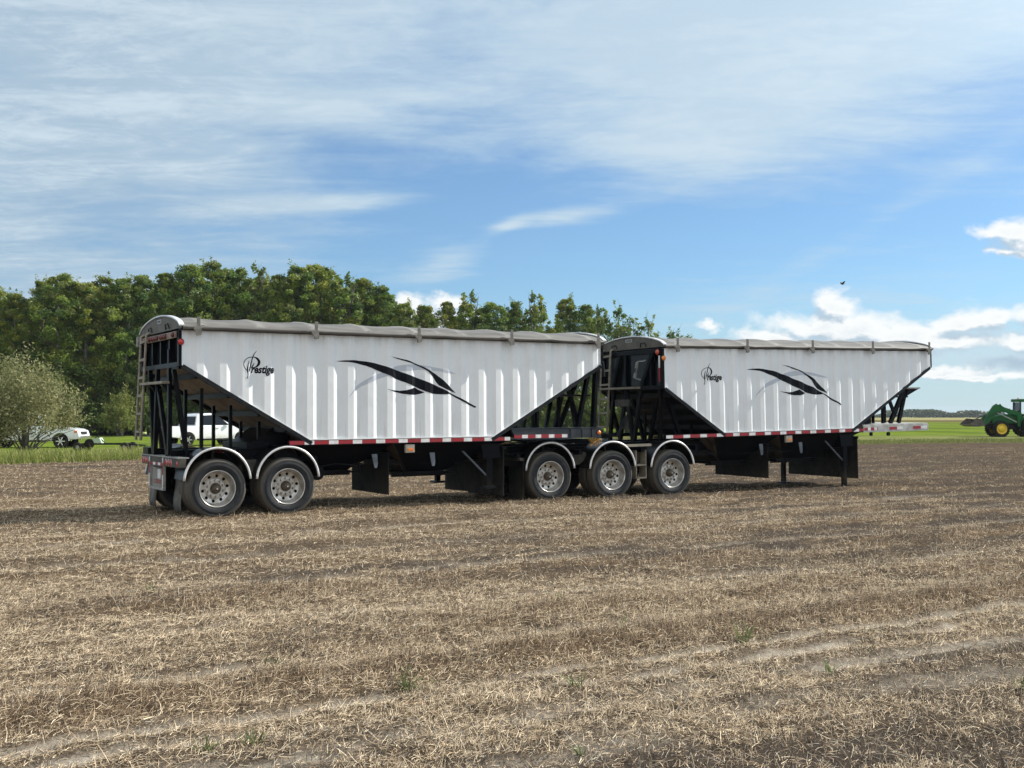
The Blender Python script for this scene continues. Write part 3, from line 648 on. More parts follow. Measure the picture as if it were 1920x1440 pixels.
# wheel: outer face towards -y, axle along y, origin on the outer sidewall plane
def tyre_prof():
    P = [(0.06, 0.300), (0.034, 0.319), (0.016, 0.330), (0.003, 0.362), (0.0, 0.40), (-0.002, 0.408), (0.0, 0.416), (0.004, 0.445), (0.006, 0.462), (0.003, 0.467), (0.012, 0.482), (0.02, 0.498), (0.028, 0.508), (0.042, 0.516)]
    for k in range(5):
        a = 0.058 + k * 0.0375
        P += [(a, 0.5195), (a + 0.026, 0.520), (a + 0.028, 0.509), (a + 0.0355, 0.509)]
    P += [(0.25, 0.513), (0.262, 0.50), (0.272, 0.46), (0.278, 0.40), (0.268, 0.345), (0.235, 0.300)]
    return P
def set_rad(o):
    me = o.data; at = me.attributes.new('rad', 'FLOAT', 'POINT')
    at.data.foreach_set('value', [math.hypot(v.co.x, v.co.z) for v in me.vertices])
def make_wheel(parent):
    b = MB()
    b.lathe([(0.05, 0.315), (0.018, 0.326), (0.010, 0.324), (0.009, 0.314), (0.018, 0.306), (0.032, 0.304), (0.045, 0.296), (0.085, 0.288), (0.10, 0.276), (0.155, 0.262)], 0, 0, 60)
    n = 10; ins = 0.176; ou = 0.262; hc = 0.222; hr = 0.029
    def dep(r): return 0.155 + 0.012 * (ou - r) / (ou - ins) - 0.016 * max(0, (ins + 0.02 - r) / 0.02)
    for k in range(n):
        a0 = 2 * math.pi * (k - 0.5) / n; a1 = 2 * math.pi * (k + 0.5) / n; am = (a0 + a1) / 2
        bd = []
        for i in range(7): a = a0 + (a1 - a0) * i / 6; bd.append((ou, a))
        for i in range(1, 4): bd.append((ou + (ins - ou) * i / 4, a1))
        for i in range(7): a = a1 + (a0 - a1) * i / 6; bd.append((ins, a))
        for i in range(1, 4): bd.append((ins + (ou - ins) * i / 4, a0))
        N = len(bd); vs = [(r * math.cos(a), dep(r), r * math.sin(a)) for r, a in bd]
        cx, cz = hc * math.cos(am), hc * math.sin(am); ring = []
        for x, y, z in vs:
            aa = math.atan2(z - cz, x - cx); X_, Z_ = cx + hr * math.cos(aa), cz + hr * math.sin(aa); ring.append((X_, dep(math.hypot(X_, Z_)), Z_))
        deep = [(x, y + 0.018, z) for x, y, z in ring]
        b.add(vs + ring + deep, [(i, (i + 1) % N, (i + 1) % N + N, i + N) for i in range(N)] + [(i + N, (i + 1) % N + N, (i + 1) % N + 2 * N, i + 2 * N) for i in range(N)], 0)
    b.lathe([(dep(ins), ins), (0.139, 0.172), (0.137, 0.166), (0.137, 0.10), (0.15, 0.084)], 0, 0, 40, 0, False)
    b.lathe([(0.21, 0.27), (0.21, 0.08)], 0, 0, 24, 1, False)
    b.lathe([(0.16, 0.262), (0.30, 0.262), (0.62, 0.262)], 0, 0, 30, 1, False)
    for k in range(10):
        a = 2 * math.pi * (k + 0.3) / 10; c = (0.143 * math.cos(a), 0.143 * math.sin(a))
        b.cyl(c, 0.020, 0.128, 0.137, 10, 2); b.cyl(c, 0.0145, 0.098, 0.128, 6, 0)
    wo = b.build('wheel', [M['rim'], M['dark'], M['hub']], parent)
    for off in (0.0, 0.335):
        tb = MB().lathe(tyre_prof(), 0, 0, 72, y0=off); to = tb.build('tyre', M['tyre'], wo); set_rad(to)
    hb = MB().lathe([(0.15, 0.086), (0.118, 0.084), (0.112, 0.074), (0.062, 0.071), (0.052, 0.058), (0.045, 0.055), (0.040, 0.03), (0.038, 0.0001)], 0, 0, 24)
    hb.cyl((0.0, 0.0), 0.016, 0.030, 0.040, 10, 1)
    for k in range(6):
        a = k * math.pi / 3; hb.cyl((0.062 * math.cos(a), 0.062 * math.sin(a)), 0.007, 0.055, 0.064, 6, 0)
    hb.build('hub', [M['hub'], M['silver']], wo)
    return wo

def make_fender(parent, cx, cz, y0, y1, near=True):
    n = 28; R0, R1 = 0.572, 0.580
    vs = []; fs = []
    for i in range(n + 1):
        a = R(4 + 172 * i / n); c, s = math.cos(a), math.sin(a)
        vs += [(cx + R0 * c, y0, cz + R0 * s), (cx + R1 * c, y0, cz + R1 * s), (cx + R1 * c, y1, cz + R1 * s), (cx + R0 * c, y1, cz + R0 * s)]
    for i in range(n):
        k = 4 * i
        for j in range(4): fs.append((k + j, k + (j + 1) % 4, k + 4 + (j + 1) % 4, k + 4 + j))
    fs += [(0, 1, 2, 3), (4 * n, 4 * n + 3, 4 * n + 2, 4 * n + 1)]
    b = MB().add(vs, fs)
    ym = y0 + (y1 - y0) * 0.5
    b.box(cx - 0.02, cx + 0.02, ym - 0.02, ym + 0.25, cz + 0.28, cz + R0 - 0.004)
    fo = b.build('fender', M['fender'], parent)
    e0 = y0 - 0.014 if near else y1 - 0.026; e1 = e0 + 0.04
    vs = []; fs = []; Q = 8
    for i in range(n + 1):
        a = R(3 + 174 * i / n); c, s = math.cos(a), math.sin(a)
        for j in range(Q):
            b_ = 2 * math.pi * j / Q; rr = R1 + 0.006 + 0.022 * math.cos(b_); yy = (e0 + e1) / 2 + 0.017 * math.sin(b_)
            vs.append((cx + rr * c, yy, cz + rr * s))
    for i in range(n):
        for j in range(Q): fs.append((i * Q + j, i * Q + (j + 1) % Q, (i + 1) * Q + (j + 1) % Q, (i + 1) * Q + j))
    fs += [tuple(range(Q)), tuple(reversed(range(n * Q, n * Q + Q)))]
    MB().add(vs, fs, 0, True).build('fender_trim', M['alu'], fo)
    return fo
M['fender'] = mat('black_fender', (0.004, 0.005, 0.007), 0.28, c2=(0.012, 0.011, 0.009), scale=5.0, spec=0.16)

def tarp_mat():
    m = bpy.data.materials.new('grey_tarp_vinyl'); m.use_nodes = True
    t = NT(m.node_tree); p = t.n['Principled BSDF']; co = t.pos(); x, y, z = t.xyz(co)
    n = t.noise(t.vec(t.m('MULTIPLY', x, 0.35), y, t.m('MULTIPLY', z, 3.0)), 3.0, 6, 0.6, 0.4)
    c = t.mix(t.ss(n, 0.3, 0.7), (0.086, 0.079, 0.070), (0.160, 0.147, 0.129))
    c = t.mix(t.m('MULTIPLY', t.attr('bow'), t.ss(t.noise(co, 7.0, 4), 0.25, 0.6)), c, (0.27, 0.255, 0.23))
    t.put(p.inputs['Base Color'], c); p.inputs['Roughness'].default_value = 0.62
    return m
M['tarp'] = tarp_mat()

def lamp(parent, name, x, y, z, r, m, axis='y', sgn=-1.0, bez=None, depth=0.035, sx=1.0):
    """round lens on a dark base, facing sgn along the axis"""
    b = MB(); pr = [(0.0, r * 1.12), (0.012, r * 1.12), (0.013, r), (depth, r * 0.85), (depth + 0.008, r * 0.4), (depth + 0.009, 0.0001)]
    b.lathe(pr[:3], 0, 0, 16, 0, True, sgn); b.lathe(pr[2:], 0, 0, 16, 1, True, sgn)
    vs = []
    for vx, vy, vz in b.v:
        vx *= sx
        vs.append((x + vx, y + vy, z + vz) if axis == 'y' else (x + vy, y + vx, z + vz))
    b.v = vs
    return b.build(name, [bez or M['edge'], m], parent)

def make_trailer(sp):
    root = bpy.data.objects.new('grain_trailer', None); col.objects.link(root)
    tag(root, sp['label'], 'trailer', 'white grain trailers')
    ph, xp = sp['pitch'], sp['xp']
    root.matrix_world = Matrix.Translation((sp['X'], sp['D'], 0)) @ Matrix.Rotation(sp['yaw'], 4, 'Z') @ Matrix.Translation((xp, 0, 0.5)) @ Matrix.Rotation(-ph, 4, 'Y') @ Matrix.Translation((-xp, 0, -0.5))
    def lz(x, zw): return 0.5 + (zw - 0.5 - (x - xp) * math.sin(ph)) / math.cos(ph)
    L, H, za, zb, zbot, ba, bb, c0 = sp['L'], sp['H'], sp['za'], sp['zb'], sp['zbot'], sp['ba'], sp['bb'], sp['c0']
    rear = sp['rear']                  # True for the trailer at the back of the train
    f, br = profile(c0)
    def bot(x):
        if x < ba: return za + (zbot - za) * x / ba
        if x > bb: return zbot + (zb - zbot) * (x - bb) / (L - bb)
        return zbot
    # side panels
    xs = sorted(set([0.0, ba, bb, L] + br(0, L)))
    for side in (0, 1):
        b = MB(); sg = 1 if side == 0 else -1; y0 = 0 if side == 0 else W
        vs = []
        for x in xs:
            vs += [(x, y0 + sg * f(x), bot(x)), (x, y0 + sg * f(x), H), (x, y0 + sg * 0.055, H), (x, y0 + sg * 0.055, bot(x))]
        fs = []
        for i in range(len(xs) - 1):
            k = 4 * i
            for j in range(4): fs.append((k + j, k + (j + 1) % 4, k + 4 + (j + 1) % 4, k + 4 + j))
        k = 4 * (len(xs) - 1); fs += [(0, 3, 2, 1), (k, k + 1, k + 2, k + 3)]
        b.add(vs, fs)
        for (xa, xb) in ((0.002, ba), (ba, bb), (bb, L - 0.002)):      # folded flange along the lower edge
            dv = Vector((xb - xa, 0, bot(xb) - bot(xa))).normalized(); up_ = Vector((-dv.z, 0, dv.x)) * 0.017
            b.beam((xa, y0 + sg * 0.024, bot(xa) + up_.z * 0.6), (xb, y0 + sg * 0.024, bot(xb) + up_.z * 0.6), 0.058, 0.03, 0, (0, 1, 0)) if False else b.prism([(xa, bot(xa) - 0.004), (xb, bot(xb) - 0.004), (xb, bot(xb) + 0.018), (xa, bot(xa) + 0.018)], y0 - sg * 0.004, y0 + sg * 0.0555)
        b.build('side_panel', M['white'], root)
    # decals on the near side
    dx = sp['decal_dx']
    drape('swoosh_decal', [DECALS['gl'], DECALS['gr']], M['decalgrey'], c0, 0.002, root, dx)
    drape('swoosh_decal', [DECALS[k] for k in ('main', 'low', 'up')], M['decal'], c0, 0.004, root, dx)
    wm = word_mesh('restige', 0.192, 0.26, 0.0065)
    wx = [v.co.x for v in wm.vertices]; sx = 0.425 / (max(wx) - min(wx)); mn = min(wx)
    for v in wm.vertices: v.co = Vector((1.226 + (v.co.x - mn) * sx + sp['logo_dx'], 0, 2.547 + v.co.y))
    strokes = [P for A_, B_ in STROKES for P in [[A_[i], A_[i + 1], B_[i + 1], B_[i]] for i in range(len(A_) - 1)]]
    strokes = [[(x + sp['logo_dx'], z) for x, z in P] for P in strokes]
    drape('logo_decal', strokes, M['decal'], c0, 0.004, root, 0.0, wm)
    # top rails and tarp
    ov = 0.062 if rear else 0.033
    for y0, y1 in ((-ov, 0.05), (W - 0.05, W + ov)):
        MB().box(-0.04, L + 0.04, y0, y1, H - 0.012, H + 0.05, bev=0.012).build('top_rail', M['edge'], root)
    bows = [0.35 + i * (L - 0.7) / 8 for i in range(9)]
    NXT, NYT = int(L * 12), 26
    rg = np.random.default_rng(sp['seed'])
    gx = np.linspace(0.0, L, NXT); gt = np.linspace(0, 1, NYT)
    GX, GT = np.meshgrid(gx, gt, indexing='ij')
    bow = np.zeros_like(GX)
    for q in bows: bow = np.maximum(bow, np.exp(-((GX - q - 0.18 * (0.5 - np.abs(GT - 0.5)) * 2 * 0.3) / 0.05) ** 2))
    bow = np.maximum(bow, 0.6 * np.exp(-((GX - L * 0.5 - 0.5) / 0.03) ** 2))
    yy = -ov - 0.008 + (W + 2 * ov + 0.016) * GT
    crown = np.sin(np.pi * np.clip(GT, 0, 1)) ** 0.62
    sagp = np.interp(gx, bows, [0] * 9); dist = np.min(np.abs(gx[:, None] - np.array(bows)[None]), 1) / ((L - 0.7) / 16)
    sag = (np.clip(dist, 0, 1)[:, None]) * 0.022 * np.sin(np.pi * GT) ** 0.5
    zt = H + 0.065 + 0.225 * crown - sag + 0.020 * (fbm(GX * 1.6 + GT * 2.0, GT * 6, 4, sp['seed']) - 0.5) + 0.016 * bow
    yy = yy + 0.02 * (fbm(GX * 0.9, GT * 0 + 3, 2, sp['seed'] + 4) - 0.5) * (np.abs(GT - 0.5) * 2)
    V0 = np.stack([GX, yy, zt], -1).reshape(-1, 3)
    drop = V0.reshape(NXT, NYT, 3)
    fs = [(i * NYT + j, (i + 1) * NYT + j, (i + 1) * NYT + j + 1, i * NYT + j + 1) for i in range(NXT - 1) for j in range(NYT - 1)]
    b = MB().add(V0.tolist(), fs, 0, True)
    for j in (0, NYT - 1):             # rolled hem along both sides
        b.tube([Vector(drop[i, j]) + Vector((0, 0, -0.03)) for i in range(0, NXT, 3)] + [Vector(drop[-1, j]) + Vector((0, 0, -0.03))], 0.038, 10)
    to = b.build('tarp', M['tarp'], root)
    at = to.data.attributes.new('bow', 'FLOAT', 'POINT'); bb_ = np.zeros(len(to.data.vertices)); bb_[:NXT * NYT] = bow.ravel(); at.data.foreach_set('value', bb_)
    # arched end caps
    for xe, sg in ((-0.03, -1), (L + 0.03, 1)):
        n = 24; arc = [(-0.07 + (W + 0.14) * i / n, H + 0.07 + 0.245 * math.sin(math.pi * i / n) ** 0.62) for i in range(n + 1)]
        poly = arc + [(W + 0.07, H + 0.02), (-0.07, H + 0.02)]
        b = MB().prism(poly, xe - 0.012, xe + 0.012, 0, 'x')
        vs = []; fs = []
        for y, z in arc: vs += [(xe - 0.035, y, z - 0.012), (xe + 0.055, y, z - 0.012), (xe + 0.055, y, z + 0.012), (xe - 0.035, y, z + 0.012)]
        for i in range(n):
            k = 4 * i
            for j in range(4): fs.append((k + j, k + (j + 1) % 4, k + 4 + (j + 1) % 4, k + 4 + j))
        fs += [(0, 1, 2, 3), (4 * n, 4 * n + 3, 4 * n + 2, 4 * n + 1)]
        b.add(vs, fs, 1)
        if sg < 0:
            for yc in (0.72, 1.87):
                q = [(xe - 0.02, yc - 0.11, H + 0.05), (xe - 0.04, yc - 0.08, H + 0.14), (xe - 0.04, yc + 0.08, H + 0.14), (xe - 0.02, yc + 0.11, H + 0.05)]
                b.tube(q, 0.011, 6, 2)
            b.box(xe - 0.016, xe - 0.0125, 1.16, 1.43, H + 0.185, H + 0.255, 3)
            for k in range(5): b.box(xe - 0.0185, xe - 0.0162, 1.20 + k * 0.042, 1.226 + k * 0.042, H + 0.205, H + 0.235, 2)
        b.build('tarp_end_cap', [M['capmetal'], M['alu'], M['edge'], M['grey']], root)
    for x in sp['brackets']:
        for y, sg in ((-0.135, 1), (W + 0.135, -1)):
            b = MB(); b.box(x - 0.032, x + 0.032, y - 0.008, y + 0.008, H - 0.03, H + 0.215, bev=0.006)
            b.prism([(x - 0.05, H - 0.045), (x + 0.05, H - 0.045), (x + 0.045, H + 0.02), (x + 0.085, H + 0.035), (x + 0.045, H + 0.05), (x - 0.045, H + 0.05), (x - 0.09, H + 0.02)], y - 0.012, y + 0.03 * sg if sg > 0 else y - 0.03)
            b.prism([(x - 0.03, H - 0.11), (x + 0.04, H - 0.10), (x + 0.055, H - 0.06), (x + 0.03, H - 0.04), (x - 0.04, H - 0.04), (x - 0.045, H - 0.085)], y - 0.016, y + 0.012)
            b.box(x - 0.02, x + 0.02, min(y, y + sg * 0.10), max(y, y + sg * 0.10), H - 0.02, H + 0.015)
            b.build('tarp_bracket', M['tan2'], root)
    # end walls
    for xe, zl, sg in ((0.0, za, -1), (L, zb, 1)):
        b = MB(); x0, x1 = (xe + 0.055, xe + 0.075) if sg < 0 else (xe - 0.075, xe - 0.055)
        b.box(x0, x1, 0.058, W - 0.058, zl + 0.0, H, 0)
        b.build('end_wall', M['blackwall'], root)
        b = MB(); px0, px1 = (xe - 0.05, xe + 0.052) if sg < 0 else (xe - 0.052, xe + 0.05)
        for y0, y1 in ((0.004, 0.11), (W - 0.11, W - 0.004)): b.box(px0 if sg < 0 else px0, px1, y0 + 0.056 * (y0 < 1), y1 - 0.056 * (y0 > 1), zl - 0.03, H - 0.015, bev=0.006)
        if sg < 0: b.box(-0.053, -0.0, 0.0, 0.06, zl - 0.02, H - 0.02); b.box(-0.053, -0.0, W - 0.06, W - 0.0, zl - 0.02, H - 0.02)
        else: b.box(L + 0.001, L + 0.053, 0.0, 0.06, zl - 0.02, H - 0.02); b.box(L + 0.001, L + 0.053, W - 0.06, W - 0.0, zl - 0.02, H - 0.02)
        b.box(px0, px1, 0.112, W - 0.112, zl - 0.03, zl + 0.05); b.box(px0, px1, 0.112, W - 0.112, H - 0.11, H - 0.02)
        b.build('corner_post', M['black'], root)
    for y in ((0.72, 1.30, 1.86) if rear else (0.5, 1.5)):
        MB().box(-0.02, 0.054, y - 0.035, y + 0.035, za + 0.052, H - 0.112).build('wall_rib', M['black'], root)
    # hopper slopes with flanges and cross members
    for (xa, z1, xb, z2, sm, sg) in ((0.06, za - 0.01, ba + 0.05, zbot - 0.02, M['slope'] if rear else M['black'], -1), (L - 0.06, zb - 0.01, bb - 0.05, zbot - 0.02, M['black'], 1)):
        nrm = 0.02
        MB().prism([(xa, z1), (xb, z2), (xb, z2 + 0.03), (xa, z1 + 0.03)], 0.058, W - 0.058).build('hopper_slope', sm, root)
        for y in (0.026, W - 0.026):
            MB().beam((xa + 0.05 * sg, y, z1 - 0.012), (xb, y, z2 - 0.047), 0.062, 0.075).build('slope_rail', M['edge'], root)
        for k in ((0.09, 0.34, 0.58, 0.80) if sg < 0 else (0.12, 0.4, 0.7)):
            x = xa + (xb - xa) * k; z = z1 + (z2 - z1) * k - 0.055
            b = MB().box(x - 0.035, x + 0.035, 0.06, W - 0.06, z - 0.05, z + 0.045)
            b.build('crossbeam', M['edge'], root)
    # sills with reflective tape
    zs = zbot - 0.095
    x0, x1 = (sp['sill0'], sp['sill1'])
    for y0, y1 in ((0.0, 0.075), (W - 0.075, W)):
        MB().box(x0, x1, y0, y1, zs, zbot - 0.004).build('side_sill', M['black'], root)
    def tape(xa, xb, z, y, first=0, lr=0.285, lw=0.19, name='reflective_tape', h=0.07):
        b = MB(); x = xa; i = first
        while x < xb - 0.02:
            e = min(x + (lr if i % 2 == 0 else lw), xb); b.box(x, e - 0.002, y - 0.004, y - 0.001, z, z + h, i % 2); x = e; i += 1
        return b.build(name, [M['tred'], M['twhite']], root)
    tape(x0 + 0.01, x1 - 0.01, zs + 0.01, 0.0, sp['tape_first'])
    # frame rails, crossmembers
    b = MB()
    for y in (0.72, W - 0.72):
        b.box(sp['fr0'], sp['fr1'], y - 0.05, y + 0.05, 0.92, 1.17); b.box(sp['fr0'], sp['fr1'], y - 0.09, y + 0.09, 1.171, 1.19); b.box(sp['fr0'], sp['fr1'], y - 0.09, y + 0.09, 0.90, 0.919)
    k = sp['fr0'] + 0.2
    while k < sp['fr1']:
        b.box(k, k + 0.06, 0.775, W - 0.775, 0.95, 1.14); k += 1.1
    b.build('frame_rail', M['black'], root)
    # hopper chutes with discharge gates
    for (t0, t1, g0, g1, zg) in sp['chutes']:
        b = MB()
        up = [(t0, 0.06), (t1, 0.06), (t1, W - 0.06), (t0, W - 0.06)]; dn = [(g0, 0.66), (g1, 0.66), (g1, W - 0.66), (g0, W - 0.66)]
        b.add([(x, y, zs - 0.006) for x, y in up] + [(x, y, zg) for x, y in dn], [(0, 1, 5, 4), (1, 2, 6, 5), (2, 3, 7, 6), (4, 5, 6, 7), (3, 2, 1, 0)])
        b.add([(t0, W - 0.06, zs - 0.006), (t0, 0.06, zs - 0.006), (g0, 0.66, zg), (g0, W - 0.66, zg)], [(0, 1, 2, 3)], 1)  # rear face of the chute in tan, the other faces black
        b.build('hopper_chute', [M['black'], M['slopedark']], root)
        b = MB()
        b.box(g0 - 0.25, g1 + 0.05, 0.62, W - 0.62, zg - 0.06, zg - 0.002)
        for y in (0.78, W - 0.78): b.box(g0 - 0.28, g1 + 0.10, y - 0.02, y + 0.02, zg - 0.10, zg - 0.062)
        b.tube([(g1 + 0.02, 0.12, zg - 0.03), (g1 + 0.02, W - 0.12, zg - 0.03)], 0.018, 8); b.tube([(g1 + 0.02, 0.12, zg - 0.03), (g1 - 0.02, 0.10, zg + 0.16)], 0.014, 6)
        b.tube([(g0 - 0.20, 0.3, zg - 0.08), (g0 - 0.30, 0.34, zg + 0.16)], 0.014, 6)
        b.build('discharge_gate', M['black'], root)
    for x in sp['gussets']:
        MB().prism([(x - 0.06, 1.05), (x + 0.055, 1.05), (x + 0.065, 0.86), (x + 0.05, 0.79), (x - 0.0, 0.79), (x - 0.02, 0.86)], 0.06, 0.075).build('gusset_plate', M['bluegrey'], root)
    # rubber curtains across the frame
    for (x, y0, y1, zl, zt_, n) in sp['curtains']:
        wd_ = (y1 - y0) / n
        for i in range(n):
            a = y0 + i * wd_; b = MB(); tl = (i * 0.37) % 0.03
            b.box(x - 0.006, x + 0.006, a + 0.006, a + wd_ - 0.006, zl + tl * 0.3, zt_ - (0.18 if i == n - 1 and n == 3 else 0.0))
            b.build('spray_curtain', M['flap'], root)
        MB().box(x - 0.03, x + 0.03, y0, y1, zt_ + 0.001, zt_ + 0.06).build('curtain_hanger', M['black'], root)
    # marker lamp box on the sill
    x = sp['amber']
    b = MB().box(x - 0.10, x + 0.095, 0.02, 0.09, 1.06, 1.22, bev=0.012); mo = b.build('marker_lamp', M['grey2'], root)
    MB().box(x - 0.065, x + 0.065, 0.004, 0.018, 1.095, 1.145, bev=0.008).build('lens', M['amber'], mo)
    # landing gear
    lx = sp['leg_x']
    for y, sg in ((0.22, 1), (W - 0.22, -1)):
        zf = sp['foot']
        b = MB(); b.prism([(lx - 0.24, 1.235), (lx + 0.24, 1.235), (lx + 0.235, 0.90), (lx - 0.17, 0.90)], y - 0.11, y + 0.11)
        b.box(lx - 0.065, lx + 0.065, y - 0.065, y + 0.065, 0.46 if rear else 0.42, 0.899); b.box(lx - 0.05, lx + 0.05, y - 0.05, y + 0.05, zf + 0.03, 0.459 if rear else 0.419)
        lo = b.build('landing_leg', M['black'], root)
        MB().prism([(lx - 0.13, zf), (lx + 0.13, zf), (lx + 0.11, zf + 0.045), (lx - 0.11, zf + 0.045)], y - 0.12, y + 0.12).build('foot', M['edge'], lo)
        MB().tube([(lx - 0.72, y + 0.06 * sg, 1.20), (lx - 0.06, y - 0.02 * sg, 0.56)], 0.021, 8).build('brace', M['bluegrey'], lo)
    MB().tube([(lx, 0.3, 0.84), (lx, W - 0.3, 0.84)], 0.022, 8).build('cross_shaft', M['black'], root)
    # axles, wheels, fenders
    for i, x in enumerate(sp['axles']):
        z = lz(x, 0.515); b = MB()
        b.tube([(x, 0.2, z), (x, W - 0.2, z)], 0.065, 12)
        for y in (0.72, W - 0.72):
            b.prism([(x - 0.35, 0.899), (x + 0.05, 0.899), (x + 0.04, z - 0.10), (x - 0.06, z - 0.10)], y - 0.045, y + 0.045); b.cyl((x + 0.22, 0.78), 0.11, y - 0.11, y + 0.11, 14)
        b.build('axle', M['black'], root)
        for side in (0, 1):
            if not hasattr(make_trailer, 'proto'):
                wo = make_wheel(root); make_trailer.proto = wo
            else: wo = copy_tree(make_trailer.proto, root)
            wo.location = (x, 0.0 if side == 0 else W, z); wo.rotation_euler = (0, R((37 * i + sp['seed'] * 13) % 36), math.pi * side)
            make_fender(root, x, lz(x, 0.64), 0.0 if side == 0 else W - 0.64, 0.64 if side == 0 else W, side == 0)
    ax = sp['axles']
    for i in range(len(ax) - 1):       # mud panels hanging between the fenders
        xm = (ax[i] + ax[i + 1]) / 2; zz = lz(xm, 0.0); hw = (ax[i + 1] - ax[i]) / 2 - 0.50
        MB().prism([(xm - hw, zz + 1.00), (xm + hw, zz + 1.00), (xm + hw + 0.02, zz + 0.86), (xm + hw * 0.4, zz + 0.74), (xm - hw * 0.4, zz + 0.74), (xm - hw - 0.02, zz + 0.86)], 0.30, 0.315).build('mud_panel', M['tandark'], root)
    b = MB(); rh = random.Random(sp['seed'])
    for k in range(4):
        xa = sp['fr0'] + 0.3 + k * 0.15; y = 0.60 - 0.04 * k; pts = []
        for i in range(14):
            x = xa + (sp['leg_x'] - 0.5 - xa) * i / 13; pts.append((x, y + rh.uniform(-0.015, 0.015), 0.93 - 0.05 * (i % 2) - 0.02 * k))
        b.tube(pts, 0.011, 6)
    for x in sp['axles']:
        for y in (0.66, W - 0.66):
            z = lz(x, 0.52); b.tube([(x, y, z + 0.05), (x + 0.12, y + 0.05, z + 0.26), (x + 0.3, y, 0.90)], 0.013, 6)
    b.build('brake_hose', M['edge'], root)
    # ladder at the back
    b = MB()
    A0, A1 = Vector((-0.10, 2.34, H + 0.0)), Vector((-0.17, 2.44, 1.34)); B0, B1 = Vector((-0.10, 1.96, H + 0.02)), Vector((-0.17, 2.08, 1.34))
    for p0, p1 in ((A0, A1), (B0, B1)):
        b.tube([p0 + Vector((0.16, -0.03, 0.0)), p0 + Vector((0.05, -0.01, 0.035)), p0, p0.lerp(p1, 0.25), p0.lerp(p1, 0.5), p1], 0.026, 8)
    for k in range(6):
        u = 0.06 + k * 0.172; b.beam(A0.lerp(A1, u), B0.lerp(B1, u), 0.055, 0.045)
    b.build('ladder', M['tan'], root)
    # step platform under the rear wall
    b = MB(); pz = 2.36 if rear else 2.38
    b.box(-0.17, -0.04, 0.62 if rear else 0.86, 2.2 if rear else 2.36, pz, pz + 0.045, 0)
    for y in (0.72 if rear else 0.92, 1.5, 2.12): b.prism([(-0.165, pz - 0.004), (-0.06, pz - 0.004), (-0.06, pz - 0.15)], y - 0.02, y + 0.02, 1)
    b.build('platform_step', [M['tan'], M['black']], root)
    # A-frame struts carrying the rear wall
    zr = 1.10 if rear else lz(0, 1.16); st = 0.115
    S = [((0.0, 0.50, za - 0.05), (0.24, 0.52, zr)), ((-0.01, 0.70, za + 0.3), (0.0, 0.76, zr)), ((-0.01, 1.45, pz - 0.05), (0.0, 0.84, zr)), ((-0.01, 1.50, za), (0.0, 1.72, zr)), ((-0.01, 2.06, za), (0.0, 1.80, zr)),
         ((0.0, W - 0.48, za - 0.05), (0.24, W - 0.50, zr)), ((0.0, 0.48, za - 0.02), (0.02, 0.14, za - 0.02))]
    if not rear:
        S = [((-0.02, 0.40, H - 0.12), (0.0, 0.90, pz)), ((0.0, 0.90, pz), (0.02, 1.25, zr)), ((-0.02, 1.70, H - 0.12), (0.0, 2.02, pz)), ((0.0, 1.98, pz), (0.02, 2.25, zr)), ((0.0, 1.5, pz), (0.02, 1.82, zr)), ((0.0, 1.45, pz), (0.02, 1.28, zr)), ((0.10, 0.30, za), (0.30, 0.62, zr)), ((0.2, 0.25, za - 0.1), (0.75, 0.40, zr)),
             ((0.0, 2.3, za), (0.24, W - 0.50, zr)), ((0.45, 1.9, za - 0.2), (0.5, 1.5, zr)), ((0.45, 0.9, za - 0.2), (0.5, 1.3, zr))]
    for p0, p1 in S: MB().beam(p0, p1, st * 0.8, 0.07, 0, (1, 0, 0)).build('strut', M['black'], root)
    # posts under the slopes
    for (x, z1, z2) in sp['posts']:
        for y in (0.70, 1.70 if rear else W - 0.70):
            MB().box(x - 0.028, x + 0.028, y - 0.028, y + 0.028, z1, z2).build('support_post', M['black'], root)
    return root, lz, tape

M['nosealu'] = mat('dull_aluminium_deck', (0.52, 0.51, 0.48), 0.45, 0.1, c2=(0.34, 0.325, 0.295), scale=3.5)
M['slopedark'] = mat('tan_chute_side', (0.12, 0.093, 0.064), 0.7, c2=(0.03, 0.025, 0.02), scale=3.0)
M['tan2'] = mat('weathered_bracket_steel', (0.20, 0.185, 0.16), 0.5, c2=(0.12, 0.108, 0.092), scale=14.0)
M['capmetal'] = mat('dull_cap_metal', (0.120, 0.107, 0.086), 0.6, c2=(0.08, 0.071, 0.057), scale=5.0)
M['tandark'] = mat('dusty_dark_steel', (0.075, 0.066, 0.05), 0.6, c2=(0.035, 0.032, 0.028), scale=5.0)
M['bluegrey'] = mat('blue_grey_steel', (0.12, 0.14, 0.17), 0.45, c2=(0.07, 0.08, 0.095), scale=9.0)
M['grey2'] = mat('off_white_lamp_box', (0.50, 0.46, 0.38), 0.5, c2=(0.36, 0.32, 0.25), scale=12.0)
M['reddark'] = mat('dusty_red_lens', (0.16, 0.025, 0.02), 0.4, c2=(0.09, 0.02, 0.015), scale=20)
M['redamber'] = mat('orange_red_lens', (0.60, 0.10, 0.05), 0.3)
M['bluegreydark'] = mat('navy_black_steel', (0.014, 0.019, 0.028), 0.35, c2=(0.03, 0.034, 0.04), scale=6)
M['tanred'] = mat('dusty_light_bar', (0.26, 0.19, 0.14), 0.55, c2=(0.16, 0.10, 0.075), scale=12)

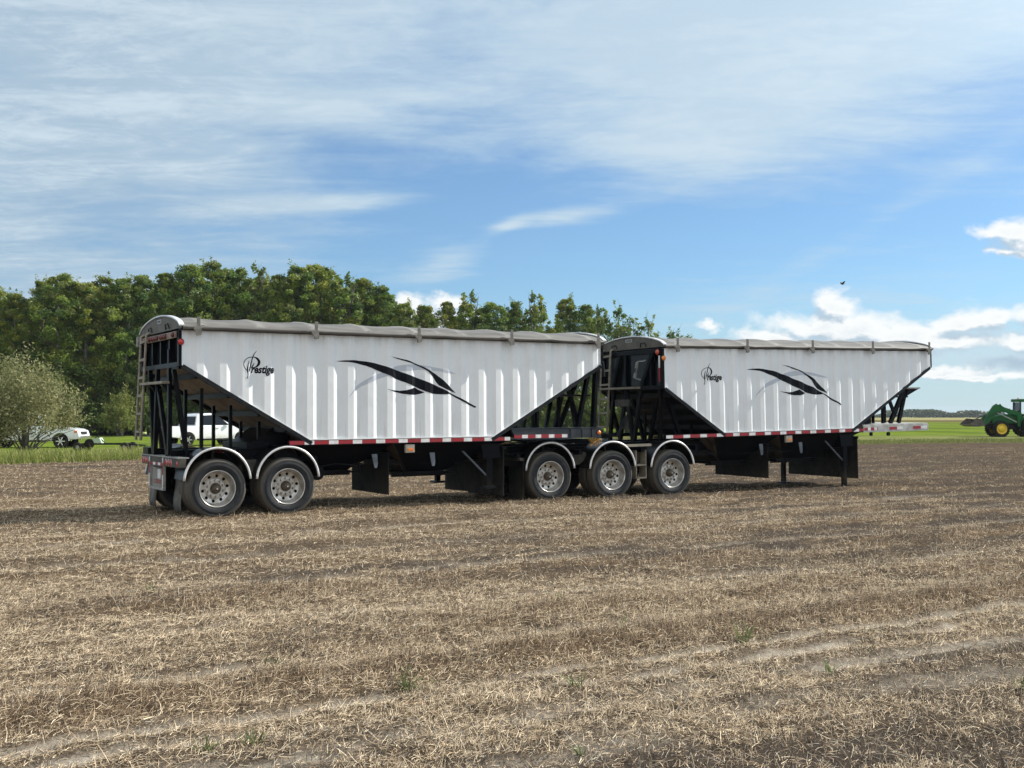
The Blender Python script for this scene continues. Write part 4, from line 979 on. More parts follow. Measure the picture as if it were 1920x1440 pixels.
# ---- rear trailer (two axles)
SP2 = dict(label='left grain trailer, two axles, white corrugated hopper, rear ladder and mud flaps', rear=True, X=-5.6456, D=19.1642, yaw=0.5618, pitch=0.0056, xp=1.27,
           L=8.9466, H=3.275, za=2.6685, zb=2.824, zbot=1.3417, ba=2.316, bb=6.2456, c0=0.4183, decal_dx=0.0, logo_dx=0.0, seed=2,
           brackets=(0.25, 2.40, 4.50, 6.60, 8.77), sill0=1.93, sill1=6.64, tape_first=0, fr0=0.0, fr1=6.7,
           chutes=((2.0, 4.05, 2.55, 3.35, 0.74), (4.05, 6.6, 4.62, 5.45, 0.66)), gussets=(3.65, 4.88),
           curtains=((3.94, 0.05, 1.75, 0.27, 1.00, 3), (6.50, 0.04, 2.5, 0.14, 1.08, 5)), amber=4.385, leg_x=6.24, foot=0.30,
           axles=(0.6319, 1.9192), posts=((0.55, 1.19, 2.28), (1.08, 1.19, 1.98), (1.61, 1.19, 1.68), (7.2, 1.48, 1.86), (7.75, 1.48, 2.16), (8.3, 1.48, 2.42)))
t2, lz2, tape2 = make_trailer(SP2)
# rear bumper with lamps, underrun plate and mud flaps
b = MB(); b.box(-0.03, 0.09, 0.03, W - 0.03, 0.895, 1.055, 0, bev=0.008); b.box(-0.05, 0.14, 0.03, W - 0.03, 1.0565, 1.075, 1)
b.box(-0.02, 0.10, W - 0.45, W - 0.08, 1.076, 1.20, 2)
bo = b.build('bumper', [M['tandark'], M['grey'], M['black']], t2)
for y in (0.52, 0.68, 0.84, 2.12, 2.28, 2.44):
    bb2 = MB(); bb2.lathe([(0.0, 0.07), (0.012, 0.07), (0.013, 0.058)], 0, 0, 18, 0, True, -1); bb2.lathe([(0.013, 0.058), (0.022, 0.045), (0.026, 0.0001)], 0, 0, 18, 1, True, -1)
    bb2.v = [(-0.031 + vy, y + vx * 0.72, 0.972 + vz * 0.98) for vx, vy, vz in bb2.v]
    bb2.build('tail_light', [M['grey'], M['red']], bo)
lamp(bo, 'side_light', 0.0, 0.16, 0.965, 0.05, M['red'], 'x', -1.0)
b = MB()
for y in (1.02, 1.94): b.box(-0.045, 0.0, y - 0.03, y + 0.03, 0.46, 1.05, 0)
b.box(-0.04, 0.0, 0.99, 1.97, 0.46, 0.50, 0); b.box(-0.006, 0.002, 1.06, 1.90, 0.501, 0.89, 1); b.box(-0.06, -0.03, 1.055, 1.60, 0.862, 0.885, 2)
uo = b.build('underrun_guard', [M['grey'], M['plate'], M['black']], t2)
MB().box(-0.012, -0.0075, 1.30, 1.50, 0.66, 0.83).build('licence_plate', M['twhite'], uo)
b = MB(); r_ = random.Random(5)
for row in (0.585, 0.625):
    y = 1.14
    while y < 1.74:
        wdt = r_.uniform(0.02, 0.035); b.box(-0.0085, -0.0065, y, y + wdt, row - 0.015, row + 0.015 - r_.uniform(0, 0.008)); y += wdt + r_.uniform(0.01, 0.03)
b.build('red_lettering', M['tred'], uo)
b = MB()
for k in range(5): b.box(-0.0345, -0.0315, 1.06 + k * 0.168, 1.06 + (k + 1) * 0.168 - 0.002, 0.90, 0.95, k % 2)
for y in (1.02, 1.94):
    b.box(-0.050, -0.0462, y - 0.028, y + 0.028, 0.74, 0.95, 0); b.box(-0.050, -0.0462, y - 0.028, y + 0.028, 0.50, 0.738, 1); b.box(-0.050, -0.0462, y - 0.028, y + 0.028, 0.952, 1.04, 1)
b.build('bumper_tape', [M['tred'], M['twhite']], bo)
for y0, tw in ((0.44, 0.02), (1.98, -0.015)):
    vs = []; n = 8
    for i in range(n + 1):
        z = 0.90 - 0.80 * i / n; s = 0.03 * math.sin(i * 0.7) + tw * i / n; e = 0.05 if i in (0, n) else 0.0
        vs += [(0.12 + s, y0 + e * 0.4, z), (0.13 + s, y0 + e * 0.4, z), (0.13 + s + 0.01, y0 + 0.5 - e, z), (0.12 + s + 0.01, y0 + 0.5 - e, z)]
    fs = [(4 * i + j, 4 * i + (j + 1) % 4, 4 * i + 4 + (j + 1) % 4, 4 * i + 4 + j) for i in range(n) for j in range(4)] + [(0, 1, 2, 3), (4 * n + 3, 4 * n + 2, 4 * n + 1, 4 * n)]
    MB().add(vs, fs, 0, True).build('mud_flap', M['mudflap'], t2)
# rear light bar under the cap
b = MB().box(-0.085, -0.054, 0.10, W - 0.06, 3.135, 3.25, bev=0.006); lb = b.build('light_bar', M['tanred'] if 'tanred' in M else M['tan'], t2)
for y in (0.22, 0.70, 0.85, 1.0, 1.26, 1.42, 1.58, 1.78, 2.06, 2.40): lamp(lb, 'marker_light', -0.086, y, 3.19, 0.042, M['reddark'] if 'reddark' in M else M['red'], 'x', -1.0)
lamp(t2, 'side_light', -0.02, -0.002, 3.06, 0.052, M['red'], 'y', -1.0, depth=0.03)
MB().box(-0.12, -0.055, W - 0.02, W + 0.05, 3.10, 3.29, bev=0.01).build('tarp_latch', M['grey'], t2)
b = MB(); b.box(0.93, 1.165, 0.655, 0.659, 1.12, 1.185, 1); b.box(0.80, 0.928, 0.655, 0.659, 1.12, 1.185, 0); b.build('reflective_tape', [M['tred'], M['twhite']], t2)
# dark gear box and frame over the axles
b = MB(); b.box(1.35, 2.25, 0.60, W - 0.60, 1.192, 1.30); b.box(1.75, 2.6, 0.3, W - 0.3, 0.93, 1.24); b.prism([(1.5, 1.301), (2.2, 1.301), (2.2, 1.50), (1.95, 1.62)], 0.66, W - 0.66)
b.build('subframe', M['black'], t2)
b = MB(); b.tube([(0.2, 1.2, 1.15), (0.8, 1.25, 1.12), (1.6, 1.2, 1.18)], 0.02); b.cyl((2.62, 0.72), 0.14, 0.35, 1.1, 16); b.prism([(2.45, 0.70), (2.95, 0.70), (3.12, 0.88), (2.4, 0.90)], 0.75, 0.9)
b.build('air_tank', M['black'], t2)
# front deck, nose struts
for y0, y1 in ((0.02, 0.10), (W - 0.10, W - 0.02)):
    b = MB(); b.prism([(6.66, 1.49), (8.93, 1.47), (8.93, 1.28), (6.80, 1.28)], y0, y1); b.box(6.64, 8.95, y0 - 0.012, y1 + 0.03, 1.491, 1.505)
    for x in (8.15, 8.45, 8.7): b.box(x - 0.02, x + 0.02, y0 - 0.02, y0 - 0.001, 1.29, 1.47)
    b.build('deck_beam', M['bluegreydark'] if 'bluegreydark' in M else M['black'], t2)
tape2(6.74, 8.06, 1.295, 0.02, 0, 0.19, 0.14)
b = MB(); b.box(7.2, 8.95, 0.45, W - 0.45, 1.215, 1.245); b.box(8.88, 8.95, 0.11, W - 0.11, 1.29, 1.47)
for x in (6.9, 7.5, 8.2): b.box(x, x + 0.08, 0.11, W - 0.11, 1.30, 1.45)
b.box(7.95, 8.05, 1.2, 1.4, 1.10, 1.214); b.build('kingpin_plate', M['black'], t2)
for p0, p1, w_ in (((8.75, 0.22, 2.66), (8.46, 0.22, 1.48), 0.10), ((8.90, 0.14, 2.80), (8.80, 0.14, 1.30), 0.12), ((8.85, 0.65, 2.70), (8.45, 0.9, 1.48), 0.08), ((8.85, 1.15, 2.70), (8.80, 0.75, 1.48), 0.08), ((8.85, 1.2, 2.70), (8.80, 1.55, 1.48), 0.08), ((8.75, W - 0.22, 2.66), (8.46, W - 0.22, 1.48), 0.10), ((8.90, W - 0.14, 2.80), (8.80, W - 0.14, 1.30), 0.12),
                   ((8.7, 1.4, 2.6), (8.1, 0.9, 1.48), 0.07), ((8.3, 0.35, 2.36), (8.75, 0.55, 1.48), 0.07)):
    MB().beam(p0, p1, w_, 0.07, 0, (1, 0, 0)).build('strut', M['black'], t2)
MB().box(7.7, 8.86, 0.3, W - 0.3, 2.16, 2.20).build('nose_crossbar', M['black'], t2)
lamp(t2, 'side_light', 8.94, 0.06, 3.02, 0.055, M['amber'], 'x', 1.0); lamp(t2, 'side_light', 8.86, 0.004, 1.385, 0.045, M['amber'], 'y', -1.0)
b = MB(); b.beam((8.96, -0.02, 2.90), (9.02, 0.02, 2.58), 0.05, 0.05); b.tube([(9.0, 0.02, 2.86), (9.05, 0.06, 2.74), (9.0, 0.02, 2.62)], 0.018); b.build('tarp_crank', M['edge'], t2)
b = MB(); r_ = random.Random(3)
for k in range(9):
    x = 8.82 + r_.uniform(-0.12, 0.12); z = 1.20 + r_.uniform(-0.06, 0.07)
    b.tube([(x + 0.035 * math.cos(a), 0.06 + 0.012 * k % 0.05, z + 0.05 * math.sin(a)) for a in [i * math.pi / 4 for i in range(9)]], 0.011, 6)
b.beam((8.70, 0.1, 1.10), (8.92, 0.08, 1.26), 0.03, 0.03); b.build('safety_chain', M['yellow'], t2)

# ---- lead trailer (three axles)
SP1 = dict(label='right grain trailer, three axles, white corrugated hopper, nose on landing legs', rear=False, X=3.4191, D=24.8165, yaw=0.5046, pitch=0.0196, xp=-1.2,
           L=8.4882, H=3.275, za=2.3875, zb=2.858, zbot=1.3417, ba=1.6369, bb=5.7036, c0=0.0861, decal_dx=-0.51, logo_dx=-0.042, seed=9,
           brackets=(0.28, 2.28, 4.30, 6.30, 8.31), sill0=0.0, sill1=6.06, tape_first=1, fr0=-3.62, fr1=6.1,
           chutes=((1.4, 3.35, 2.0, 2.75, 0.66), (3.35, 6.0, 4.0, 4.9, 0.64)), gussets=(2.79, 4.02),
           curtains=((3.0, 0.05, 2.0, 0.24, 0.98, 3), (5.88, 0.04, 2.5, 0.10, 1.08, 4)), amber=3.64, leg_x=5.58, foot=-0.13,
           axles=(-2.9797, -1.4176, 0.1797), posts=((0.8, 1.2, 1.84), (1.25, 1.2, 1.55), (6.62, 1.43, 1.80), (7.13, 1.43, 2.06), (7.55, 1.43, 2.28)))
t1, lz1, tape1 = make_trailer(SP1)
# rear tail frame with fifth wheel
b = MB(); b.box(-3.62, 0.9, 0.62, W - 0.62, lz1(-1.4, 1.09), lz1(-1.4, 1.125)); b.box(-3.7, -3.62, 0.15, W - 0.15, 0.78, 1.05)
for x in (-2.2, -0.6, 0.9): b.box(x - 0.04, x + 0.04, 0.05, W - 0.05, 0.98, 1.085)
b.prism([(-3.75, 1.03), (-2.55, 1.13), (-2.55, 1.10), (-3.75, 0.98)], 0.25, 0.55); b.prism([(-3.75, 1.03), (-2.55, 1.13), (-2.55, 1.10), (-3.75, 0.98)], W - 0.55, W - 0.25)
b.build('tail_frame', M['black'], t1)
b = MB(); b.prism([(-2.95, 1.215), (-2.55, 1.265), (-1.5, 1.265), (-1.35, 1.245), (-1.5, 1.225), (-2.6, 1.225)], 0.75, W - 0.75)
b.prism([(-2.45, 1.13), (-1.55, 1.13), (-1.8, 1.222), (-2.2, 1.222)], 0.85, W - 0.85); b.beam((-2.6, 0.8, 1.14), (-1.4, 0.8, 1.18), 0.05, 0.05)
fw = b.build('fifth_wheel', M['black'], t1)
MB().tube([(-2.3, 0.72, 1.21), (-2.1, 0.70, 1.17), (-1.95, 0.70, 1.19)], 0.018, 6).build('release_handle', M['twhite'], fw)
b = MB(); b.box(-1.10, -0.38, 0.02, 0.22, lz1(-0.7, 1.115), lz1(-0.7, 1.165)); b.build('step_plate', M['tan'], t1)
b = MB(); xm = -0.62
for x in (xm - 0.13, xm + 0.13): b.prism([(x - 0.01, 1.02), (x + 0.01, 1.02), (x + 0.01, 0.40), (x - 0.01, 0.40)], 0.08, 0.34)
for z in (0.40, 0.68): b.box(xm - 0.119, xm + 0.119, 0.06, 0.34, z, z + 0.03)
b.build('step', M['tan'], t1)
for y0 in (0.02, W - 0.64):
    MB().box(-3.63, -3.618, y0, y0 + 0.62, 0.10, 0.90).build('mud_flap', M['flap'], t1)
    b = MB().box(-3.70, -3.62, y0 - 0.01, y0 + 0.64, 0.905, 0.96); b.build('flap_hanger', M['tandark'], t1)
# back wall fittings
b = MB(); b.tube([(-0.06, 0.62, 3.02), (-0.10, 0.64, 3.0), (-0.10, 0.86, 3.0), (-0.10, 0.99, 2.62), (-0.10, 0.78, 2.58)], 0.016, 6); b.beam((-0.11, 0.87, 2.98), (-0.11, 0.92, 2.85), 0.05, 0.05); b.beam((-0.11, 0.95, 2.74), (-0.11, 0.99, 2.63), 0.05, 0.05)
b.build('crank_handle', M['grey'], t1)
b = MB(); b.box(-0.026, -0.022, 0.60, 0.80, 3.16, 3.24, 0); b.box(-0.026, -0.022, 0.47, 0.598, 3.17, 3.25, 1); b.box(-0.059, -0.055, 0.085, 0.14, 2.83, 3.10, 1); b.box(-0.059, -0.055, 0.085, 0.14, 2.52, 2.828, 0)
b.build('reflective_tape', [M['tred'], M['twhite']], t1)
lamp(t1, 'side_light', -0.055, 0.16, 3.18, 0.06, M['redamber'] if 'redamber' in M else M['red'], 'x', -1.0); lamp(t1, 'side_light', -0.03, -0.002, 3.04, 0.055, M['amber'], 'y', -1.0)
b = MB()
b.tube([(0.0, 1.55, 1.75), (-0.25, 1.45, 1.40), (-0.7, 1.35, 1.27), (-1.15, 1.3, 1.32), (-1.45, 1.25, 1.45)], 0.022, 8); b.tube([(0.0, 1.3, 2.2), (-0.2, 1.25, 1.6), (-0.5, 1.2, 1.30), (-1.2, 1.15, 1.38)], 0.018, 8)
b.build('air_hose', M['edge'], t1)
b = MB(); b.box(0.02, 0.16, 1.42, 1.72, 1.45, 1.75); b.box(-0.05, 0.0, 1.3, 1.9, 1.98, 2.14); b.build('valve_box', M['tandark'], t1)
# nose: deck with bright bumper rail, braces and platform
b = MB(); b.prism([(6.04, 1.42), (8.36, 1.42), (8.36, 1.39), (6.04, 1.39)], 0.02, W - 0.02, 0); b.box(6.05, 8.36, 0.0, 0.06, 1.23, 1.388, 0); b.box(6.05, 8.36, W - 0.06, W, 1.23, 1.388, 0); b.box(8.30, 8.36, 0.061, W - 0.061, 1.25, 1.388, 0)
b.box(6.3, 6.36, -0.002, 0.05, 1.14, 1.229, 1); b.cyl((6.95, 1.17), 0.05, 0.02, 0.06, 10, 1); b.box(6.3, 8.1, 0.6, W - 0.6, 1.21, 1.24, 1)
b.build('nose_deck', [M['nosealu'], M['black']], t1)
tape1(6.08, 6.55, 1.275, 0.0, 0, 0.12, 0.1); tape1(6.95, 7.42, 1.275, 0.0, 0, 0.27, 0.2); tape1(7.80, 8.30, 1.275, 0.0, 0, 0.28, 0.22)
for y in (0.35, W - 0.35):
    for p0, p1, w_ in (((8.14, y, 2.70), (7.36, y, 1.43), 0.12), ((7.96, y, 2.30), (7.66, y, 1.43), 0.10), ((7.30, y, 2.12), (7.55, y, 1.60), 0.07), ((7.1, y, 2.03), (7.1, y, 1.43), 0.05)):
        MB().beam(p0, p1, w_ * 0.9, 0.07, 0, (0, 1, 0)).build('strut', M['black'], t1)
b = MB(); b.box(7.45, 8.38, 0.25, W - 0.25, 2.30, 2.335, 0)
for y in (0.3, W - 0.3): b.prism([(7.95, 2.298), (8.36, 2.298), (7.92, 2.12)], y - 0.02, y + 0.02, 1)
b.box(7.30, 7.98, 0.3, 0.36, 2.08, 2.12, 1); b.box(6.5, 6.85, 0.5, 0.9, 1.43, 1.62, 1); b.tube([(6.95, 0.75, 1.43), (6.95, 0.75, 1.60)], 0.10, 12, 0)
b.build('nose_platform', [M['tan'], M['black']], t1)
for z in (3.10, 2.98): lamp(t1, 'side_light', 8.545, 0.08, z, 0.05, M['redamber'] if 'redamber' in M else M['red'], 'x', 1.0)

# ------------------------------------------------------------------ pickup trucks
M['greendark'] = mat('dark_green_cab', (0.010, 0.022, 0.014), 0.4)
M['feather'] = mat('dark_feather', (0.03, 0.028, 0.026), 0.7)
M['clearglass'] = mat('cab_glass', (0.02, 0.03, 0.03), 0.05)
M['clearglass'].node_tree.nodes['Principled BSDF'].inputs['Transmission Weight'].default_value = 0.9
def make_pickup(label, loc, rz):
    t = thing('pickup_truck', label, 'pickup truck', loc, rz, 'white pickup trucks')
    Wd = 2.0
    def arch(cx, r, zb, n=10):
        a0 = math.asin((zb - 0.40) / r)
        return [(cx + r * math.cos(a), 0.40 + r * math.sin(a)) for a in [a0 + (math.pi - 2 * a0) * i / n for i in range(n + 1)]]
    P = [(0.10, 0.58), (0.06, 0.78), (0.08, 1.19), (1.72, 1.20), (1.9, 1.215), (3.2, 1.205), (4.25, 1.19), (5.0, 1.14), (5.50, 1.06), (5.72, 0.94), (5.80, 0.72), (5.76, 0.52)]
    P += arch(4.80, 0.47, 0.48) + [(4.2, 0.46), (1.8, 0.46)] + arch(1.26, 0.47, 0.48) + [(0.6, 0.52)]
    MB().prism(P, 0.02, Wd - 0.02).build('body', M['truck'], t, bevel=0.035)
    b = MB().box(0.18, 1.66, 0.12, Wd - 0.12, 1.0, 1.205); b.build('bed_liner', M['dark'], t)
    # cab with tapered sides
    G = [(1.76, 1.19), (1.93, 1.80), (2.10, 1.90), (2.7, 1.945), (3.15, 1.93), (3.48, 1.85), (4.30, 1.185)]
    def yin(z): return 0.045 + 0.20 * max(0, (z - 1.2)) / 0.74
    n = len(G); vs = [(x, yin(z), z) for x, z in G] + [(x, Wd - yin(z), z) for x, z in G]
    fs = [tuple(range(n)), tuple(range(2 * n - 1, n - 1, -1))] + [(i, (i + 1) % n, (i + 1) % n + n, i + n) for i in range(n)]
    MB().add(vs, fs).build('cab', M['truck'], t, bevel=0.03)
    def pane(poly, side):
        b = MB(); o = 0.010; q = []
        for x, z in poly: y = yin(z) - o; q.append((x, y if side == 0 else Wd - y, z))
        q2 = [(x, y + (0.012 if side == 0 else -0.012), z) for x, y, z in q]; k = len(q)
        b.add(q + q2, [tuple(range(k)), tuple(reversed(range(k, 2 * k)))] + [(i, (i + 1) % k, (i + 1) % k + k, i + k) for i in range(k)]); b.build('window', M['glass'], t)
    for s in (0, 1):
        pane([(2.06, 1.27), (2.03, 1.34), (2.12, 1.76), (2.20, 1.81), (2.94, 1.84), (2.97, 1.25), (2.12, 1.25)], s)
        pane([(3.05, 1.25), (3.03, 1.84), (3.34, 1.80), (3.46, 1.73), (4.02, 1.25)], s)
        y0, y1 = (0.008, 0.0195) if s == 0 else (Wd - 0.0195, Wd - 0.008)
        for xa, xb in ((2.02, 2.99), (3.02, 4.12)):
            d_ = MB().prism([(xa + (0.0 if xa > 2.5 else 0.0), 1.185), (xb, 1.185), (xb, 0.55), (xa + (0.0 if xa > 2.5 else 0.10), 0.55)], y0, y1).build('door', M['truck'], t)
            h0, h1 = (-0.03, 0.007) if s == 0 else (Wd - 0.007, Wd + 0.03)
            MB().box(xa + 0.06, xa + 0.24, h0, h1, 1.045, 1.085, bev=0.012).build('handle', M['grey'], d_)
        m0, m1 = (-0.20, -0.02) if s == 0 else (Wd + 0.02, Wd + 0.20)
        MB().box(3.88, 4.0, m0, m1, 1.24, 1.46, bev=0.04).build('mirror', M['truck'], t)
        MB().box(1.9, 4.1, 0.0 if s == 0 else Wd - 0.10, 0.10 if s == 0 else Wd, 0.36, 0.42).build('running_board', M['edge'], t)
        l0, l1 = (0.012, 0.22) if s == 0 else (Wd - 0.22, Wd - 0.012)
        MB().box(0.045, 0.20, l0, l1, 0.86, 1.14, bev=0.02).build('tail_light', M['red'], t)
        MB().box(5.52, 5.70, l0, l1, 0.84, 0.99, bev=0.02).build('headlight', M['amber'] if s == 0 else M['twhite'], t)
        for cx in (1.26, 4.80):
            vs = []; fs = []
            for i in range(13):
                a = math.pi * i / 12
                for r_, y in ((0.45, 0.0), (0.53, 0.0), (0.53, 0.03), (0.45, 0.03)): vs.append((cx + r_ * math.cos(a), (y - 0.012) if s == 0 else Wd + 0.012 - y, 0.42 + r_ * math.sin(a)))
            for i in range(12):
                for j in range(4): fs.append((4 * i + j, 4 * i + (j + 1) % 4, 4 * i + 4 + (j + 1) % 4, 4 * i + 4 + j))
            MB().add(vs, fs + [(0, 1, 2, 3), (51, 50, 49, 48)]).build('fender_flare', M['truck'], t)
            sg = 1 if s == 0 else -1; y0_ = 0.02 if s == 0 else Wd - 0.02
            wb = MB().lathe([(0.03, 0.25), (0.005, 0.27), (0.0, 0.34), (0.02, 0.385), (0.05, 0.40), (0.22, 0.40), (0.25, 0.37), (0.25, 0.25)], cx, 0.40, 32, y0=y0_, sgn=sg)
            wo = wb.build('wheel', M['flap'], t)
            rb = MB().lathe([(0.02, 0.255), (0.02, 0.23), (0.09, 0.215), (0.09, 0.05)], cx, 0.40, 24, 1, y0=y0_, sgn=sg)
            for k in range(6):
                a = k * math.pi / 3; c, q = math.cos(a), math.sin(a)
                rb.beam((cx + 0.03 * c, y0_ + sg * 0.03, 0.40 + 0.03 * q), (cx + 0.245 * c, y0_ + sg * 0.03, 0.40 + 0.245 * q), 0.05, 0.05, 0, (0, 1, 0))
            rb.build('rim', [M['silver'], M['dark']], wo)
    def slab(name, pts, m, off):
        b = MB(); q = [Vector(p) for p in pts]; nrm = (q[1] - q[0]).cross(q[2] - q[0]).normalized()
        b.add([p + nrm * off for p in q] + [p + nrm * (off - 0.015) for p in q], [(0, 1, 2, 3), (7, 6, 5, 4), (0, 1, 5, 4), (1, 2, 6, 5), (2, 3, 7, 6), (3, 0, 4, 7)]); return b.build(name, m, t)
    slab('rear_window', [(1.785, 0.20, 1.26), (1.785, Wd - 0.20, 1.26), (1.915, Wd - 0.30, 1.75), (1.915, 0.30, 1.75)], M['glass'], -0.004)
    slab('windshield', [(4.22, Wd - 0.14, 1.25), (4.22, 0.14, 1.25), (3.54, 0.28, 1.80), (3.54, Wd - 0.28, 1.80)], M['glass'], -0.004)
    MB().box(-0.12, 0.08, 0.08, Wd - 0.08, 0.52, 0.70, bev=0.03).build('bumper', M['silver'], t)
    MB().box(5.70, 5.90, 0.06, Wd - 0.06, 0.50, 0.68, bev=0.04).build('bumper', M['silver'], t)
    b = MB().box(5.73, 5.79, 0.5, Wd - 0.5, 0.72, 0.92); b.build('grille', M['dark'], t)
    b = MB()
    for y in (0.30, Wd - 0.30): b.tube([(2.2, y, 1.95), (2.3, y, 1.985), (3.0, y, 1.985), (3.1, y, 1.95)], 0.018, 6)
    b.build('roof_rail', M['edge'], t)
    return t
pk = make_pickup('white crew-cab pickup with dark windows, seen under the tail of the left trailer', (-19.55, 63.9, -0.02), R(48))
make_pickup('white pickup half hidden behind the silvery willow bush, hood towards the cart', (-29.6, 61.2, -0.02), R(4))

def blob(name, label, cat, loc, r, m, seed, group=None):
    bm = bmesh.new(); bmesh.ops.create_icosphere(bm, subdivisions=3, radius=1)
    r_ = np.random.default_rng(seed); o = r_.uniform(0, 50, 2)
    for v in bm.verts:
        k = 1 + 0.35 * (float(fbm(v.co.x * 1.4 + o[0], v.co.y * 1.4 + v.co.z * 1.1 + o[1], 3, seed)) - 0.5) * 2
        v.co = Vector((v.co.x * r[0] * k, v.co.y * r[1] * k, max(v.co.z, -0.6) * r[2] * k + r[2] * 0.6))
    for fc in bm.faces: fc.smooth = True
    me = bpy.data.meshes.new(name); bm.to_mesh(me); bm.free(); me.materials.append(m)
    ob = bpy.data.objects.new(name, me); col.objects.link(ob); ob.location = loc
    return tag(ob, label, cat, group)
M['bag'] = mat('yellow_green_sack', (0.36, 0.40, 0.14), 0.7, c2=(0.22, 0.27, 0.08), scale=9)
b = MB().box(-1.25, -0.15, 0.25, 1.75, 0.62, 0.68); b.box(-0.16, 0.1, 0.95, 1.05, 0.55, 0.619)
for x in (-1.22, -0.2):
    for y in (0.28, 1.72): b.box(x - 0.02, x + 0.02, y - 0.02, y + 0.02, 0.68, 0.86)
b.build('cargo_rack', M['edge'], pk)
blob('sack', 'yellow-green sack at the left end of the rack behind the white pickup', 'sack', (-21.05, 64.05, 0.66), (0.20, 0.2, 0.12), M['bag'], 3)
blob('sack', 'larger yellow-green sack at the right end of the rack behind the white pickup', 'sack', (-20.4, 63.75, 0.66), (0.26, 0.22, 0.14), M['bag'], 8)

# ------------------------------------------------------------------ low farm cart in the tall grass
t = thing('farm_cart', 'low dark two-axle farm cart frame with small wheels in tall grass', 'cart', (-21.72, 56.0, -0.02), R(0))
b = MB()
b.box(0.0, 2.35, 0.25, 0.33, 0.34, 0.42); b.box(0.0, 2.35, 1.05, 1.13, 0.34, 0.42)
for x in (0.0, 0.75, 1.5, 2.3): b.box(x - 0.03, x + 0.03, 0.20, 1.2, 0.345, 0.415)
b.beam((2.35, 0.68, 0.36), (3.2, 0.68, 0.30), 0.07, 0.07); b.beam((0.5, 0.3, 0.42), (0.9, 0.3, 0.78), 0.04, 0.04); b.beam((0.9, 0.3, 0.78), (1.3, 0.3, 0.42), 0.04, 0.04)
b.build('frame', M['edge'], t)
for x in (0.0, 2.33):
    for y in (0.0, 1.22):
        wb = MB().lathe([(0.0, 0.10), (-0.01, 0.16), (0.02, 0.22), (0.05, 0.235), (0.11, 0.235), (0.14, 0.22), (0.15, 0.10)], x, 0.235, 24, y0=y); wb.disc(x, y + 0.03, 0.235, 0.11, 14, 1); wb.build('wheel', [M['flap'], M['grey']], t)
wb = MB().lathe([(0.0, 0.12), (-0.01, 0.24), (0.03, 0.24), (0.10, 0.24), (0.13, 0.12)], 0.55, 0.40, 24, y0=0.1); wb.disc(0.55, 0.12, 0.46, 0.13, 14, 1); wb.build('gauge_wheel', [M['flap'], M['edge']], t)
MB().prism([(0.72, 0.43), (1.18, 0.43), (1.05, 0.70), (0.72, 0.66)], 0.12, 0.55).build('shield', M['palegreen'], t)

# ------------------------------------------------------------------ loader tractor at the right edge
t = thing('loader_tractor', 'green tractor with yellow wheels and front loader at the right edge', 'tractor', (43.45, 94.45, -0.02), R(180))
def twheel(x, y, Rr, wd, rim, near):
    sg = -1 if near else 1; b = MB()
    b.lathe([(0.02, rim), (0.0, rim + 0.05), (0.0, Rr - 0.12), (0.03, Rr - 0.05), (0.06, Rr - 0.035), (wd - 0.06, Rr - 0.035), (wd - 0.03, Rr - 0.05), (wd, Rr - 0.12), (wd, rim)], x, Rr, 40, y0=y, sgn=sg)
    for k in range(22):
        a = 2 * math.pi * k / 22
        for h, o in ((0, 0), (1, math.pi / 22)):
            aa = a + o; c, q = math.cos(aa), math.sin(aa); c2, q2 = math.cos(aa + 0.16), math.sin(aa + 0.16); r1 = Rr - 0.012
            ya, yb = y + sg * (0.02 if h == 0 else wd - 0.02), y + sg * wd * 0.52
            b.beam((x + r1 * c, ya, Rr + r1 * q), (x + r1 * c2, yb, Rr + r1 * q2), 0.045, 0.05, 0, (c, 0, q))
    o = b.build('wheel', M['flap'], t)
    rb = MB().lathe([(0.03, rim + 0.005), (0.01, rim - 0.01), (0.03, rim - 0.03), (0.10, rim - 0.06), (0.12, rim * 0.62), (0.05, rim * 0.56), (0.02, rim * 0.35), (0.0, 0.0001)], x, Rr, 30, y0=y, sgn=sg)
    rb.build('rim', M['tyellow'], o)
for s in (1, -1):
    twheel(2.55, 0.95 * s + (0 if s > 0 else 0), 0.69, 0.42, 0.44, s > 0); twheel(0.0, 1.05 * s, 0.92, 0.52, 0.55, s > 0)
b = MB().prism([(0.9, 1.15), (0.9, 1.98), (2.2, 1.90), (2.95, 1.72), (3.1, 1.5), (3.08, 1.12)], -0.42, 0.42); b.build('hood', M['green'], t, bevel=0.05)
b = MB().box(3.06, 3.13, -0.34, 0.34, 1.18, 1.58); b.box(2.6, 3.35, -0.22, 0.22, 0.75, 1.10); b.box(3.35, 3.5, -0.35, 0.35, 0.85, 1.10); b.build('grille', M['dark'], t)
for y in (-0.28, 0.28): MB().box(3.07, 3.14, y - 0.08, y + 0.08, 1.60, 1.68, bev=0.01).build('headlight', M['twhite'], t)
b = MB().box(-0.5, 2.9, -0.25, 0.25, 0.65, 1.15); b.tube([(2.55, -0.85, 0.69), (2.55, 0.85, 0.69)], 0.09, 10); b.tube([(0, -0.9, 0.92), (0, 0.9, 0.92)], 0.13, 10); b.build('chassis', M['dark'], t)
b = MB()
for x0_, x1_ in ((0.92, 0.86), (-0.62, -0.55)):
    for y in (-0.68, 0.68): b.beam((x0_, y, 1.25), (x1_, y * 0.93, 2.95), 0.09, 0.09)
b.beam((0.25, 0.68, 1.25), (0.25, 0.64, 2.95), 0.07, 0.07); b.beam((0.25, -0.68, 1.25), (0.25, -0.64, 2.95), 0.07, 0.07)
b.box(-0.65, 0.95, -0.72, 0.72, 1.10, 1.26); co_ = b.build('cab_frame', M['greendark'] if 'greendark' in M else M['dark'], t)
MB().box(-0.75, 1.04, -0.80, 0.80, 2.96, 3.20, bev=0.06).build('cab_roof', M['green'], t)
